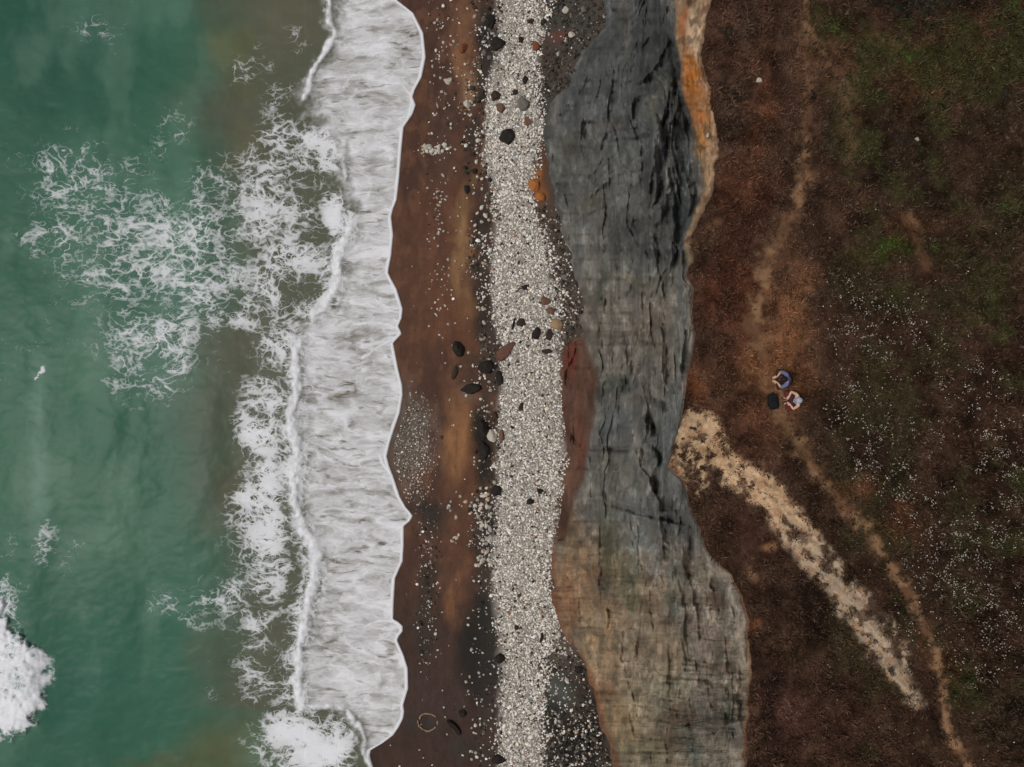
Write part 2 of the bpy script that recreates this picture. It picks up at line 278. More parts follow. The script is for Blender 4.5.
# ------------------------------------------------------------------ cliff
ZF = 1.2
def cliff_color(px, py, g):
    n = fbm(px/24, py/60, 5, 81); n2 = fbm(px/6, py/60, 4, 82); n3 = fbm(px/40, py/7, 4, 83)
    lo = ss(500, 560, py+0.25*(600-px))
    c = np.broadcast_to(lin((98,97,92)), px.shape+(3,)).copy()
    c = mix(c, lin((84,86,85)), ss(190, 110, py)*0.85)
    c = mix(c, lin((122,112,98)), ss(250, 310, py)*ss(420, 370, py)*0.85)
    c = mix(c, lin((126,110,92)), lo*0.9)
    c = mix(c, lin((128,120,110)), lo*ss(660, 700, px)*0.7)
    c = mix(c, lin((60,60,58)), ss(0.52, 0.72, n)*0.5)
    c = mix(c, lin((124,116,104)), ss(0.45, 0.28, n)*0.35)
    c = mix(c, lin((56,56,54)), ss(0.56, 0.70, n2)*0.5*(1-lo))
    c = mix(c, lin((84,66,52)), ss(0.55, 0.70, n3)*0.55*lo)
    c = mix(c, lin((150,138,120)), ss(0.44, 0.32, n3)*0.35*lo)
    c = blobs(c, px, py, [
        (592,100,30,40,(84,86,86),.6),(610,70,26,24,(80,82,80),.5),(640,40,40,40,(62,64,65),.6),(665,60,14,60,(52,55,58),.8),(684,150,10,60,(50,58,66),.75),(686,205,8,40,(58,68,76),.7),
        (658,100,6,30,(98,94,78),.6),(660,155,4,34,(140,142,142),.9),(575,150,24,30,(90,86,76),.6),(610,128,20,16,(100,90,82),.45),(594,205,16,12,(104,98,74),.5),(556,160,6,26,(104,104,96),.6),
        (615,235,20,20,(84,84,80),.6),(636,232,5,14,(56,58,58),.6),(600,292,8,24,(66,76,58),.75),(630,280,24,8,(124,112,90),.5),(625,340,34,44,(122,112,98),.6),(650,330,20,30,(118,104,90),.5),
        (592,330,7,50,(110,102,88),.6),(680,330,9,60,(104,108,104),.65),(676,390,8,30,(98,102,98),.6),(614,384,30,12,(64,72,68),.85),(602,378,16,8,(74,82,66),.7),
        (646,400,30,10,(112,102,92),.5),(620,415,24,14,(92,98,98),.5),(641,452,9,18,(134,126,116),.8),(612,430,16,10,(76,84,84),.6),(606,462,12,12,(104,108,84),.6),(630,480,30,18,(120,116,106),.6),
        (596,500,18,8,(126,118,106),.7),(664,440,8,40,(88,92,90),.7),(668,500,12,20,(96,94,88),.5),
        (612,540,12,36,(84,92,62),.75),(634,580,14,34,(80,90,66),.65),(640,540,20,16,(104,112,112),.6),(655,560,24,20,(124,120,116),.6),
        (572,520,16,28,(128,102,74),.7),(580,580,26,44,(138,108,82),.7),(596,640,24,50,(148,124,98),.7),(570,600,10,40,(122,90,68),.7),(605,700,18,40,(142,110,84),.6),(625,720,20,40,(146,124,94),.6),
        (676,585,12,40,(92,96,90),.5),(684,620,9,40,(90,94,88),.5),(690,668,8,30,(88,94,84),.5),(665,690,14,20,(102,108,94),.55),(650,700,24,40,(130,122,104),.5),(690,745,20,18,(88,94,86),.6),
        (730,715,14,22,(82,84,76),.7),(712,700,8,40,(104,98,90),.5),(700,640,14,50,(132,120,112),.6),(736,600,9,34,(150,142,130),.7),(741,660,8,60,(144,132,118),.65),(640,752,30,20,(116,112,90),.5),(660,655,30,16,(140,124,104),.5)], 9, 84, 1.0, 1.0, 7, 16)
    gm = c.mean(-1, keepdims=True); c = gm+(c-gm)*(0.72+0.33*lo)[..., None]
    c = c*(0.50+1.0*fbm(px/6, py/10, 5, 89, 0.7))[..., None]*(0.75+0.5*fbm(px/16, py/30, 4, 79))[..., None]
    dk = ss(0.56, 0.68, fbm(px/7, py/9, 5, 75, 0.66)); c = mix(c, lin((62,62,52)), dk*(0.25+0.20*lo))
    lt = ss(0.58, 0.70, fbm(px/5, py/12, 5, 74, 0.66)); c = mix(c, c*1.8, lt*0.6)
    c[..., 2] = np.minimum(c[..., 2], c[..., 0]*0.5+c[..., 1]*0.52); c[..., 1] = np.minimum(c[..., 1], 0.54*(c[..., 0]+c[..., 2])+0.002)
    # undercut of red clay
    red = sdpoly(px+6*(n-0.5), py, [(556,336),(585,338),(598,380),(592,427),(582,479),(574,495),(566,540),(548,540),(548,336)])
    c = mix(c, lin((92,64,52))*(0.5+1.0*fbm(px/5, py/20, 4, 78))[..., None], ss(-4, 4, red)*0.9)
    c = blobs(c, px, py, [(571,360,7,22,(104,54,46),.8),(566,425,7,30,(70,46,40),.7),(580,440,6,40,(104,66,52),.6),(562,515,8,24,(58,44,38),.8)], 4, 86)
    c = mix(c, lin((112,70,50)), ss(8, 1, px-FOOT(py))*ss(535, 560, py)*0.7)
    # pale and orange sand layer under the turf
    bl = BANDL(py); bd = ss(-3, 3, px-bl+8*(fbm(px/8, py/14, 3, 87)-0.5))*ss(300, 250, py)
    oc = np.broadcast_to(lin((166,136,108)), px.shape+(3,)).copy()
    oc = blobs(oc, px, py, [(690,75,12,34,(194,116,46),.95),(696,108,14,30,(178,110,52),.85),(684,20,6,18,(170,100,50),.8),(698,25,12,26,(206,176,146),.8),(703,140,9,22,(172,122,70),.7),(705,172,8,26,(150,124,92),.8),(690,262,7,30,(168,144,112),.9),(688,0,8,8,(90,64,48),.8)], 5, 88, 1.0, 0.7, 6, 9)
    oc = oc*(0.30+1.2*fbm(px/4, py/8, 5, 77, 0.66))[..., None]; oc = mix(oc, lin((92,66,46)), ss(0.58, 0.70, fbm(px/7, py/10, 4, 73))*0.6)
    c = mix(c, oc, bd*0.96)
    c = mix(c, lin((140,92,56)), ss(6, 0, TOP(py)-px)*ss(540, 600, py)*0.6)
    c = mix(c, lin((72,50,40)), ss(4, 0, TOP(py)-px+5*(n2-0.5))*0.6)
    return c/E_C
NCL = 215
g = np.linspace(0, 1, NCL)
R_ = rows(720); PYg, G = np.meshgrid(R_, g, indexing='ij')
f0, t0 = FOOT(PYg), TOP(PYg)
jag = (fbm(PYg/11, PYg*0+2, 4, 91)-0.5)*9; f0 = f0+jag
zt = ztop(t0, PYg); PXg = f0+(t0-f0)*G
Xf = (f0-CX)/F*(CAM_Z-ZF); Xt = (t0-CX)/F*(CAM_Z-zt); mm = (Xt-Xf)/(zt-ZF); kk = (PXg-CX)/F
Zc = (CAM_Z*kk-Xf+mm*ZF)/(kk+mm)
lo_ = ss(500, 570, PYg+0.3*(600-PXg))
wob = 2*fbm(PXg/40, PYg/70, 3, 98)
sk = PXg-0.05*(PYg-300)*ss(520, 420, PYg)
rel = 5.0*(fbm(sk/60, PYg/110, 3, 92)-0.5)+1.3*(ridge(sk/26+wob*0.4+PYg/260, PYg/170, 3, 93)-0.6)+0.24*(fbm(sk/5, PYg/40, 5, 94, 0.6)-0.5)+0.9*(fbm(sk/15, PYg/42, 4, 88)-0.5)
rel += (1-lo_)*(0.45*(ridge(sk/11+wob*0.8, PYg/160, 3, 95)-0.6)+1.7*(ridge(PXg/36+PYg/90, PYg/90-PXg/50, 3, 90)-0.6))
rel += lo_*(0.16*(ridge(PXg/60, (PYg-0.16*PXg)/7+wob, 4, 96)-0.6)+0.9*(ridge(PXg/15+PYg/400+wob*0.5, PYg/260, 3, 97)-0.6))
rel -= 1.1*np.exp(-((PXg-np.interp(PYg, [40,90,150,230,300], [672,677,684,680,672]))/9)**2)*ss(30, 80, PYg)*ss(320, 260, PYg)
rel += 0.8*np.exp(-((PXg-np.interp(PYg, [90,160,240,400], [652,656,650,640]))/7)**2)*ss(60, 110, PYg)*ss(330, 240, PYg)
# ledges and cracks
for sc_, ay_, am_, sd_ in ((40, 150, 0.70, 201), (16, 90, 0.22, 203)):
    q = fbm(sk/sc_+0.5*wob, PYg/ay_, 4, sd_)*7; fq = q-np.floor(q); rel += am_*(np.floor(q)+ss(0.0, 0.35, fq)-q)*(1-0.5*lo_)
for sx, sy, dp_, sd_ in ((30, 160, 0.45, 211), (60, 70, 0.55, 213), (13, 120, 0.15, 215), (36, 44, 0.35, 217)):
    cr = np.abs(fbm(sk/sx+0.3*wob, PYg/sy, 4, sd_)-0.5); msk = ss(0.42, 0.60, fbm(PXg/34, PYg/70, 3, sd_+1)); rel -= 0.4*dp_*np.exp(-(cr/0.012)**2)*msk*(1-0.4*lo_)
q = fbm(PXg/60, (PYg-PXg*0.16)/4.2+wob, 4, 221); rel -= lo_*0.20*ss(0.52, 0.68, q)*ss(0.36, 0.55, fbm(PXg/25, PYg/25, 3, 223))
rel *= 0.62
rel += 0.36*(fbm(PXg/5.5, PYg/15, 4, 251, 0.58)-0.5)+0.55*(fbm(PXg/13, PYg/30, 3, 256)-0.5)
for pts, wd, dp in RIDGES:
    d = ldist(PXg+7*(fbm(PXg/9, PYg/14, 4, 253)-0.5), PYg+6*(fbm(PXg/9, PYg/14, 3, 254)-0.5), pts); rel += 1.1*dp*np.exp(-(d/wd)**2)
for pts, wd, dp in GROOVES:
    dp = dp*(0.8 if dp >= 0.9 else 0.42)*(0.4+1.2*fbm(PXg/12, PYg/25, 3, 255)); wd = wd*1.15
    wx = PXg+5*(fbm(PXg/9, PYg/9, 3, 101)-0.5); d = ldist(wx, PYg, pts); rel -= dp*np.exp(-(d/wd)**2); rel += 0.25*dp*np.exp(-((d-2.6*wd)/(1.5*wd))**2)
rd = sdpoly(PXg+5*(fbm(PXg/9, PYg/9, 3, 101)-0.5), PYg, [(540,338),(585,338),(598,380),(592,427),(582,479),(574,495),(566,540),(540,540)])
rel -= 1.2*ss(-2, 5, rd)*ss(0, 0.1, G)
slab = sdpoly(PXg, PYg, [(657,124),(662,126),(663,150),(660,182),(655,196),(653,170),(654,145)]); rel += 0.5*ss(-2, 2, slab)
bl = BANDL(PYg); rel -= 0.5*np.exp(-((PXg-bl+3)/4)**2)*ss(240, 200, PYg)
rel *= 1-0.5*ss(-10, 0, PXg-bl)*ss(300, 240, PYg)
rel *= ss(1.0, 0.94, G)
Zr = Zc+1.25*rel                                              # ledges, folds and gullies step the face up and down
Zr = np.minimum(Zr, zt-0.02*(1-G)); Zr = np.maximum(Zr, zbeach(PXg, PYg)+0.02+5.0*G*(1-G)*(0.3+fbm(PXg/9, PYg/30, 3, 231)))
Zr[:, -1] = zt[:, -1]
Vc = wpos(PXg, PYg, Zr)
Vc[:, 0, 2] -= 0.8
# project back to find where each point now appears, for colouring that follows the relief
pxr, pyr = PXg.ravel(), PYg.ravel()
Vc = Vc.reshape(-1, 3)
m_cliff = ground_mat('cliff_rock', 5.0, 0.22, 0.9, 0.06, 0.08, True)
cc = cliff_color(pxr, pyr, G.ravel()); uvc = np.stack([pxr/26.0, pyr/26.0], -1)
Fg = gridfaces(len(R_), NCL)
fc = Fg[:, 0]
band = (ss(-3, 3, pxr-BANDL(pyr)+8*(fbm(pxr/8, pyr/14, 3, 87)-0.5))*ss(300, 250, pyr)) > 0.5
redm = sdpoly(pxr, pyr, [(556,336),(585,338),(598,380),(592,427),(582,479),(574,495),(566,540),(548,540),(548,336)]) > 0
fb = band[Fg[:, 0]]; fr = redm[Fg[:, 0]] & ~fb
atc = {'Col': cc, 'lo': lo_.ravel()}
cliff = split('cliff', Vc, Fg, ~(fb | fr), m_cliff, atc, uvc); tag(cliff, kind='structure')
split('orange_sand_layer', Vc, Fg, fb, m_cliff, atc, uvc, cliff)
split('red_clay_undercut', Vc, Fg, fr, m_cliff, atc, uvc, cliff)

# ------------------------------------------------------------------ clifftop: heath, footpath, bare sand scar
def path_mask(px, py):
    wd = np.interp(py, [0,60,150,220,300,340,400,430,480,545,600,680,767], [6,9,7,9,9,11,11,9,10,8,7,5.5,5])
    nz = (fbm(px/7, py/7, 4, 111)-0.5)
    nw = fbm(px/22, py/22, 4, 112)-0.5
    a = ss(1.4, 0.1, ldist(px+9*nw, py, PATH)/wd+nz*2.4)*np.interp(py, [0,130,170,230,330,370,410,440,480,560,767], [.6,.65,.9,1.,.9,.7,.6,.8,.9,.9,1.])
    b = ss(1.3, 0.1, ldist(px+12*nw, py, SIDEP)/11+nz*2.2)*0.42
    c = ss(1.2, 0.2, ldist(px, py, [(908,215),(918,235),(926,268)])/8+nz*1.5)*0.55
    return np.maximum(np.maximum(a, b), c)
def scar_mask(px, py):
    sd = sdpoly(px, py, SCAR); nz = (fbm(px/9, py/9, 4, 113)-0.5)
    m = ss(-5, 5, sd+13*nz-0.5)*np.clip(1.15-0.9*ss(0.53, 0.66, fbm((px-py)/11, (px+py)/17, 5, 116, 0.6)), 0, 1)
    line = np.interp(py, [408,467,507,554,615,704], [716,752,786,822,866,918])
    right = ss(-2, 12, px-line)*ss(490, 515, py)                        # half overgrown upper side
    m = m*(1-right*ss(0.42, 0.54, fbm(px/8, py/10, 3, 114))*0.9)
    sp = ss(735, 700, px)*ss(432, 452, py)*ss(0.50, 0.57, fbm(px/6, py/6, 3, 115))
    return m*(1-sp*0.85)
HEATH = [(735,60,40,120,(72,50,40),.5),(728,120,18,60,(48,42,36),.6),(740,30,20,30,(52,46,40),.6),(760,110,14,60,(84,54,38),.5),(745,200,30,50,(74,46,34),.6),(720,180,12,20,(80,56,42),.5),(730,300,36,70,(76,46,34),.7),(705,225,14,10,(96,74,56),.5),(785,330,38,70,(110,78,56),.75),
    (768,375,44,44,(116,82,58),.8),(745,430,40,40,(82,54,40),.6),(700,390,14,30,(100,62,42),.7),(820,60,30,40,(84,62,48),.5),(850,100,16,60,(92,64,50),.5),(790,20,30,30,(76,58,46),.4),
    (832,26,26,16,(48,52,28),.7),(920,55,70,28,(74,68,40),.7),(975,40,40,40,(84,64,44),.5),(925,95,80,22,(80,60,42),.5),(868,120,20,60,(48,42,30),.6),(830,135,16,20,(50,46,38),.6),(920,4,70,9,(34,40,34),.8),(1018,4,14,14,(40,58,24),.8),
    (920,160,60,50,(44,38,30),.7),(1000,100,24,30,(46,46,32),.6),(990,130,30,30,(64,54,42),.5),(1000,210,40,50,(52,52,34),.6),(886,246,24,18,(58,70,28),.95),(936,246,22,18,(48,50,28),.6),(895,292,18,12,(54,60,26),.7),(905,220,24,18,(90,64,46),.5),
    (860,270,20,16,(76,52,42),.5),(1000,290,30,40,(50,48,32),.6),(860,290,40,30,(44,40,34),.5),(860,380,40,40,(54,40,32),.5),(960,440,60,40,(58,42,34),.5),(880,440,40,50,(36,32,26),.6),(830,430,14,40,(40,34,26),.5),(960,560,70,90,(46,40,30),.5),
    (740,540,40,40,(52,36,28),.7),(800,600,50,40,(42,32,26),.75),(790,650,60,20,(48,38,26),.6),(800,720,60,40,(64,42,38),.6),(770,700,24,60,(58,42,38),.5),(830,700,40,20,(48,36,28),.5),(900,560,12,80,(48,38,28),.5),(790,725,14,14,(90,66,56),.5),
    (860,560,20,20,(58,44,32),.4),(970,680,20,30,(46,54,28),.7),(955,660,14,24,(88,60,40),.5),(1000,720,40,50,(44,42,30),.5),(850,540,16,30,(40,32,26),.6),(890,520,30,20,(96,64,44),.5),(850,480,30,14,(104,70,48),.5),(930,640,10,30,(84,60,42),.5)]
def heath_color(px, py):
    n = fbm(px/22, py/22, 5, 121); n2 = fbm(px/6, py/6, 4, 122)
    c = np.broadcast_to(lin((62,47,38)), px.shape+(3,)).copy()
    c = blobs(c, px, py, HEATH, 14, 123, 0.9)
    c = c*np.clip(0.15+1.7*n, 0.3, 2)[..., None]*(0.45+1.1*n2)[..., None]
    gm = ss(0.52, 0.66, fbm(px/30, py/30, 4, 125)); c = mix(c, lin((60,60,38))*(0.5+n2)[..., None], np.clip(gm*(0.5+0.5*ss(300, 100, py)+0.4*ss(960, 1010, px)), 0, 0.9)*ss(800, 860, px))
    return c*np.array([1.20, 1.10, 1.05])*np.interp(px, [690,760,830,900,1024], [1.05,1.08,0.9,0.78,0.78])[..., None]
def top_color(px, py):
    c = heath_color(px, py)*0.85
    n = fbm(px/5, py/5, 4, 131); n2 = fbm(px/18, py/18, 3, 132)
    pc = mix(np.broadcast_to(lin((132,102,76)), px.shape+(3,)), lin((102,74,54)), ss(0.4, 0.6, n2))
    c = mix(c, pc, np.clip(path_mask(px, py), 0, 1))
    sc = mix(np.broadcast_to(lin((190,160,128)), px.shape+(3,)), lin((164,145,124)), ss(500, 560, py+20*(n-0.5)))*(0.6+0.8*n)[..., None]
    sc = mix(sc, lin((140,98,66)), ss(0.5, 0.68, n)*0.6); sc = sc*(0.55+0.9*fbm((px-py)/4, (px+py)/22, 4, 134))[..., None]
    c = mix(c, sc, scar_mask(px, py))
    c = blobs(c, px, py, [(769,549,8,7,(150,108,78),.6),(751,577,9,7,(150,112,86),.6),(754,632,6,8,(150,94,64),.6)], 5, 133)
    return c/E_H
U = np.concatenate([np.linspace(0, 1, 270), [1.1, 1.25, 1.6, 2.4, 4.5]])
RT = rows(600); PYg, Ug = np.meshgrid(RT, U, indexing='ij'); t0 = TOP(PYg); PXg = t0+(1090-t0)*Ug
zt_ = ztop(PXg, PYg); Vt = wpos(PXg, PYg, zt_).reshape(-1, 3); px, py = PXg.ravel(), PYg.ravel()
m_top = ground_mat('heath_soil', 16.0, 0.35, 0.95, 0.05, 0.04)
ct = top_color(px, py); Ft = gridfaces(len(RT), len(U))
pm = (path_mask(px, py) > 0.35)[Ft[:, 0]]; sm = (scar_mask(px, py) > 0.5)[Ft[:, 0]]
tag(split('clifftop_ground', Vt, Ft, ~(pm | sm), m_top, {'Col': ct}), kind='structure')
tag(split('footpath', Vt, Ft, pm & ~sm, m_top, {'Col': ct}), kind='structure')
tag(split('bare_sand_slope', Vt, Ft, sm, m_top, {'Col': ct}), kind='structure')

# ------------------------------------------------------------------ sea
CSEA = np.concatenate([[-6000,-3000,-1500,-800,-450,-250,-140], dens(-80, 392, 340), dens(392.6, 403, 15)])
RS = rows(660); PYg, Cg = np.meshgrid(RS, CSEA, indexing='ij')
PXg = Cg+(SHORE(PYg)-400)*ss(240, 385, Cg)
px, py = PXg.ravel(), PYg.ravel(); cs_ = Cg.ravel()
zb = zbeach(px, py)
wx = px+10*(fbm(px/18, py/18, 3, 141)-0.5); wy = py+10*(fbm(px/18, py/18, 3, 142)-0.5)
fx_ = px+70*(fbm(px/40, py/40, 4, 241)-0.5); fy_ = py+70*(fbm(px/40, py/40, 4, 242)-0.5)
dB = [ldist(wx, wy, b) for b in BORES]; dC = [ldist(px+3*(fbm(px/8, py/8, 2, 143)-0.5), py, b) for b in CURLS]
bore = np.zeros_like(px)
for d, a, wdt in zip(dB, [.8,.55,.95,1.0,.75], [5,4,6.5,7,4.5]):
    bore = np.maximum(bore, a*np.exp(-(d/(wdt*(0.5+fbm(px/15, py/15, 2, 144))))**2))
curl = np.zeros_like(px)
for d in dC: curl = np.maximum(curl, np.exp(-(d/2.3)**2))
BREAK = [(-140,560),(-20,585),(4,604),(20,632),(42,650),(55,664),(53,690),(44,716),(28,730),(10,738),(-40,745),(-140,760)]
brk = ss(-6, 12, sdpoly(px+22*(fbm(px/11, py/11, 4, 145, 0.62)-0.5), py+22*(fbm(px/11, py/11, 4, 146, 0.62)-0.5), BREAK))
mat_ = ss(-8, 22, px-BORE(py)-44*(fbm(px/12, py/12, 5, 147, 0.65)-0.5))
edge = 400-cs_
z = np.maximum(0.0, 0)+np.where(edge > 0, 0.025+0.055*np.exp(-np.abs(edge-2.2)/2.6), 0)
base = np.maximum(zb, 0.0)
base = np.where(zb > -0.3, 0.5*(zb+np.sqrt(zb*zb+0.02)), 0.0)
z = base + z + 0.03*(fbm(px/10, py/6, 3, 148)-0.5)*ss(3, 20, edge)
z = np.where(edge <= 0, zb-0.02-0.05*np.minimum(-edge, 3), z)
swell = 0.35*np.exp(-((px-30-0.02*(py-380))/26)**2)*ss(300, 520, py)+0.12*np.sin((px+12*fbm(px/60, py/60, 2, 149)*4)/16)*ss(330, 200, px)
z = z*1.0 + (0.16*bore*(0.3+1.4*fbm(px/5, py/5, 4, 153))+0.03*curl*(edge > 1))*ss(0, 6, edge) + swell*ss(330, 260, px)*0.6
z = z + ss(0.1, 1.0, brk)*ss(60, 20, px)*(0.10+0.35*fbm(px/8, py/8, 5, 150, 0.6)) + 0.05*(fbm(px/14, py/14, 4, 151)-0.5)*ss(330, 280, px)
Vs = wpos(PXg, PYg, z.reshape(PXg.shape)).reshape(-1, 3)
# foam density
FO = [(190,270,85,85,.56),(120,250,95,85,.50),(150,345,75,60,.50),(100,190,85,65,.42),(205,215,50,60,.5),(170,130,50,35,.20),(95,25,45,35,.24),(120,50,30,18,.2),(15,170,40,60,.20),(20,240,40,30,.2),(250,65,26,30,.42),(300,50,30,50,.34),
      (285,130,34,40,.62),(275,200,60,60,.62),(300,260,56,55,.6),(255,300,40,40,.55),(320,150,30,30,.85),(335,215,20,30,.8),(272,345,34,30,.6),(262,395,30,28,.6),(268,440,30,38,.80),(262,490,30,44,.86),(260,540,36,50,.88),(268,575,30,30,.72),(240,590,26,34,.44),
      (262,630,36,40,.44),(250,680,36,40,.46),(285,700,26,26,.55),(300,735,46,34,.86),(262,745,30,26,.5),(320,760,50,24,.92),(338,742,34,34,.86),(45,545,12,24,.55),(75,550,22,30,.28),(38,376,5,9,.8),(160,598,24,24,.42),(200,600,24,40,.3),(225,610,24,50,.34),(35,470,26,60,.12),(10,545,16,24,.3),(0,610,28,30,.7),(30,330,60,60,.16)]
foam = np.zeros_like(px)
for (x, y, rx, ry, d0) in FO:
    d = np.hypot((0.5*(wx+fx_)-x)/rx, (0.5*(wy+fy_)-y)/ry); foam = np.maximum(foam, d0*(1-ss(0.15, 1.5, d)))
foam = np.clip(foam+0.20*(fbm(px/26, py/26, 4, 152)-0.5)*(foam > 0.02), 0, 1)
foam = np.maximum(foam, brk*0.85); 
for d, wd, a in ((dB[3], 26, .6), (dB[2], 20, .7), (dB[0], 8, .5)):
    foam = np.maximum(foam, a*np.exp(-(d/wd)**2))
lip = np.maximum(np.clip(1.15*np.exp(-((edge-1.6)/(2.0+1.6*fbm(px*0, py/14, 3, 158)))**2), 0, 1)*(edge < 8), np.maximum(ss(0.20, 0.85, bore*(0.35+1.3*fbm(px/5, py/7, 5, 157, 0.65))), curl*1.0))
lip = np.maximum(lip, 0.9*ss(0.45, 1.0, brk)*ss(0.36, 0.60, fbm(px/10, py/10, 5, 155, 0.62)+0.25*ss(10, 46, px)))
lip = lip*np.where(edge > 8, 0.55+0.75*fbm(px/4, py/4, 4, 156), 1.0); lip = np.clip(lip, 0, 1)
pool = np.zeros_like(px)                                   # thinner water inside the swash
for (x, y, rx, ry) in [(378,333,17,7),(366,170,22,12),(355,190,22,8),(352,20,30,16),(362,12,22,14),(378,492,16,5),(376,629,12,4),(330,492,18,6),(345,85,18,8),(372,285,18,18),(360,58,20,5),(325,560,14,10),(340,600,20,14),(335,640,16,12),(335,395,20,12),(345,360,20,14)]:
    pool = np.maximum(pool, 1-ss(0.3, 1.3, np.hypot((wx-x)/rx, (wy-y)/ry)))
# water colour
c = np.broadcast_to(lin((64,104,86)), px.shape+(3,)).copy()
c = mix(c, lin((52,92,80)), ss(120, 20, py)*ss(200, 60, px)*0.8)
c = blobs(c, px, py, [(40,420,110,160,(70,112,90),.6),(110,520,130,80,(78,114,94),.6),(120,650,110,80,(64,108,90),.6),(70,700,50,50,(52,98,84),.6),(190,20,60,40,(74,110,94),.6),(60,90,70,60,(54,92,78),.6)], 20, 160)
br = ss(-125, -25, px-BORE(py)+30*(fbm(px/40, py/40, 3, 161)-0.5)+np.interp(py, [0,60,150,260,330,420,520,640,767], [30,30,40,35,25,20,15,5,25]))
c = mix(c, lin((104,98,84)), br*0.9)
c = blobs(c, px, py, [(228,45,26,28,(112,106,76),.8),(240,85,22,22,(104,100,74),.6),(245,150,20,30,(112,104,80),.6),(250,10,60,20,(98,100,84),.5),(215,440,30,60,(84,92,76),.5),(240,500,20,60,(98,92,74),.6),(230,750,60,40,(112,104,74),.7),(160,762,50,14,(98,96,66),.6),(285,20,40,40,(112,104,88),.6),(220,640,40,40,(92,98,80),.5)], 10, 162)
c = mix(c, lin((128,114,104)), mat_*0.9)
aer = ss(0.45, 0.75, fbm(px/30, py/60, 4, 163))
c = mix(c, lin((112,140,122)), aer*0.35*(1-br)*(1-mat_))
c = mix(c, lin((128,156,142)), np.exp(-((px-38-5*(fbm(px*0, py/40, 2, 164)-0.5))/9)**2)*ss(330, 400, py)*ss(560, 500, py)*0.45)
c = mix(c, lin((122,148,134)), np.clip(foam*0.5, 0, 1)*(1-mat_)*(1-br))
c = c*np.array([0.68, 0.76, 0.73])/E_H
t = NT('sea_water'); P = t.pos(); fo = t.attr('foam'); ma_ = t.attr('mat'); li = t.attr('lip'); po = t.attr('pool'); wc = t.attr('Col', 'Color')
def warp(vec, sc, amt, det=4):
    q = t.noise(vec, sc, det, 0.6, 0, True); q = t.vm('SUBTRACT', q, (0.5, 0.5, 0.5)); return t.vm('ADD', vec, t.vm('MULTIPLY', q, (amt, amt, amt)))
Pf = t.vm('MULTIPLY', P, (1, 1, 0.0))
Q = t.vm('MULTIPLY', Pf, (0.9, 1.2, 0))
W1 = warp(warp(Q, 0.35, 1.4, 1), 1.7, 0.36, 3); W2 = warp(warp(t.vm('ADD', Q, (31.7, 12.3, 0)), 0.6, 1.1, 1), 3.0, 0.22, 3)
def contour(vec, sc, det, k): return t.ma('MULTIPLY', t.ma('ABSOLUTE', t.ma('SUBTRACT', t.noise(vec, sc, det, 0.5), 0.5)), k)
vor = lambda v, sc: t.node('ShaderNodeTexVoronoi', {'Vector': v, 'Scale': sc}, feature='DISTANCE_TO_EDGE').outputs['Distance']
e1 = t.ma('MINIMUM', contour(W1, 0.62, 3, 2.0), contour(t.vm('ADD', W1, (55.1, 7.7, 0)), 1.0, 2, 2.7))
e2 = t.ma('MINIMUM', contour(W2, 2.4, 2, 2.2), t.ma('MULTIPLY', vor(W2, 1.8), 1.3))
nz = t.noise(t.vm('MULTIPLY', Pf, (0.8, 1.25, 0)), 0.34, 7, 0.66, 0.5); nf = t.noise(Pf, 4.0, 5, 0.7, 0.6)
dn = t.ma('ADD', fo, t.ma('MULTIPLY', t.ma('SUBTRACT', nz, 0.5), 1.2))
gate = t.ma('MULTIPLY', t.ma('SUBTRACT', fo, 0.03), 12, clamp=True)
wA = t.ma('MULTIPLY', t.ma('SUBTRACT', dn, 0.26), 0.34)
rag = t.ma('MULTIPLY', t.ma('SUBTRACT', nf, 0.5), 0.13)
a1 = t.ma('ADD', t.ma('MULTIPLY', t.ma('SUBTRACT', t.ma('ADD', wA, rag), e1), 10.0), 0.30, clamp=True)
wB = t.ma('MULTIPLY', t.ma('SUBTRACT', dn, 0.40), 0.42)
a2 = t.ma('ADD', t.ma('MULTIPLY', t.ma('SUBTRACT', t.ma('ADD', wB, rag), e2), 9.0), 0.22, clamp=True)
thin = t.ma('ADD', t.ma('MULTIPLY', t.ma('MULTIPLY', fo, 0.35), nf), 0.0)
lace = t.ma('MULTIPLY', t.ma('MAXIMUM', a1, t.ma('MULTIPLY', a2, 0.9)), gate)
opac = t.ma('ADD', t.ma('MULTIPLY', dn, 0.75), 0.34, clamp=True)
lace = t.ma('MULTIPLY', lace, opac)
Sx = warp(warp(t.vm('MULTIPLY', Pf, (0.55, 1.4, 0)), 0.22, 1.6, 2), 0.9, 0.7, 4)
st = t.noise(Sx, 1.5, 7, 0.62, 0.5); st2 = t.noise(Sx, 0.42, 4, 0.55); st3 = t.noise(Sx, 5.0, 5, 0.7, 0.3)
dark = t.ma('MULTIPLY', t.ma('ADD', t.ma('ADD', t.ma('SUBTRACT', st, 0.545), t.ma('MULTIPLY', t.ma('SUBTRACT', st2, 0.48), 0.75)), t.ma('MULTIPLY', po, 0.15)), 6.0, clamp=True)
sb = t.noise(Sx, 2.6, 6, 0.7, 1.4)
soft = t.ma('MULTIPLY', t.ma('SUBTRACT', st3, 0.36), 1.5, clamp=True); soft2 = t.ma('MULTIPLY', t.ma('SUBTRACT', sb, 0.46), 2.6, clamp=True)
big = t.noise(Sx, 0.75, 6, 0.62, 0.7); lens = t.noise(t.vm('MULTIPLY', Sx, (0.8, 1.35, 0)), 1.9, 3, 0.5, 0.5)
spk = t.ma('MULTIPLY', t.ma('ADD', t.ma('SUBTRACT', lens, 0.60), t.ma('MULTIPLY', t.ma('SUBTRACT', st2, 0.5), 0.35)), 9.0, clamp=True)
fil = t.ma('SUBTRACT', 1.0, t.ma('MULTIPLY', contour(Sx, 1.5, 3, 1.0), 12.0), clamp=True)
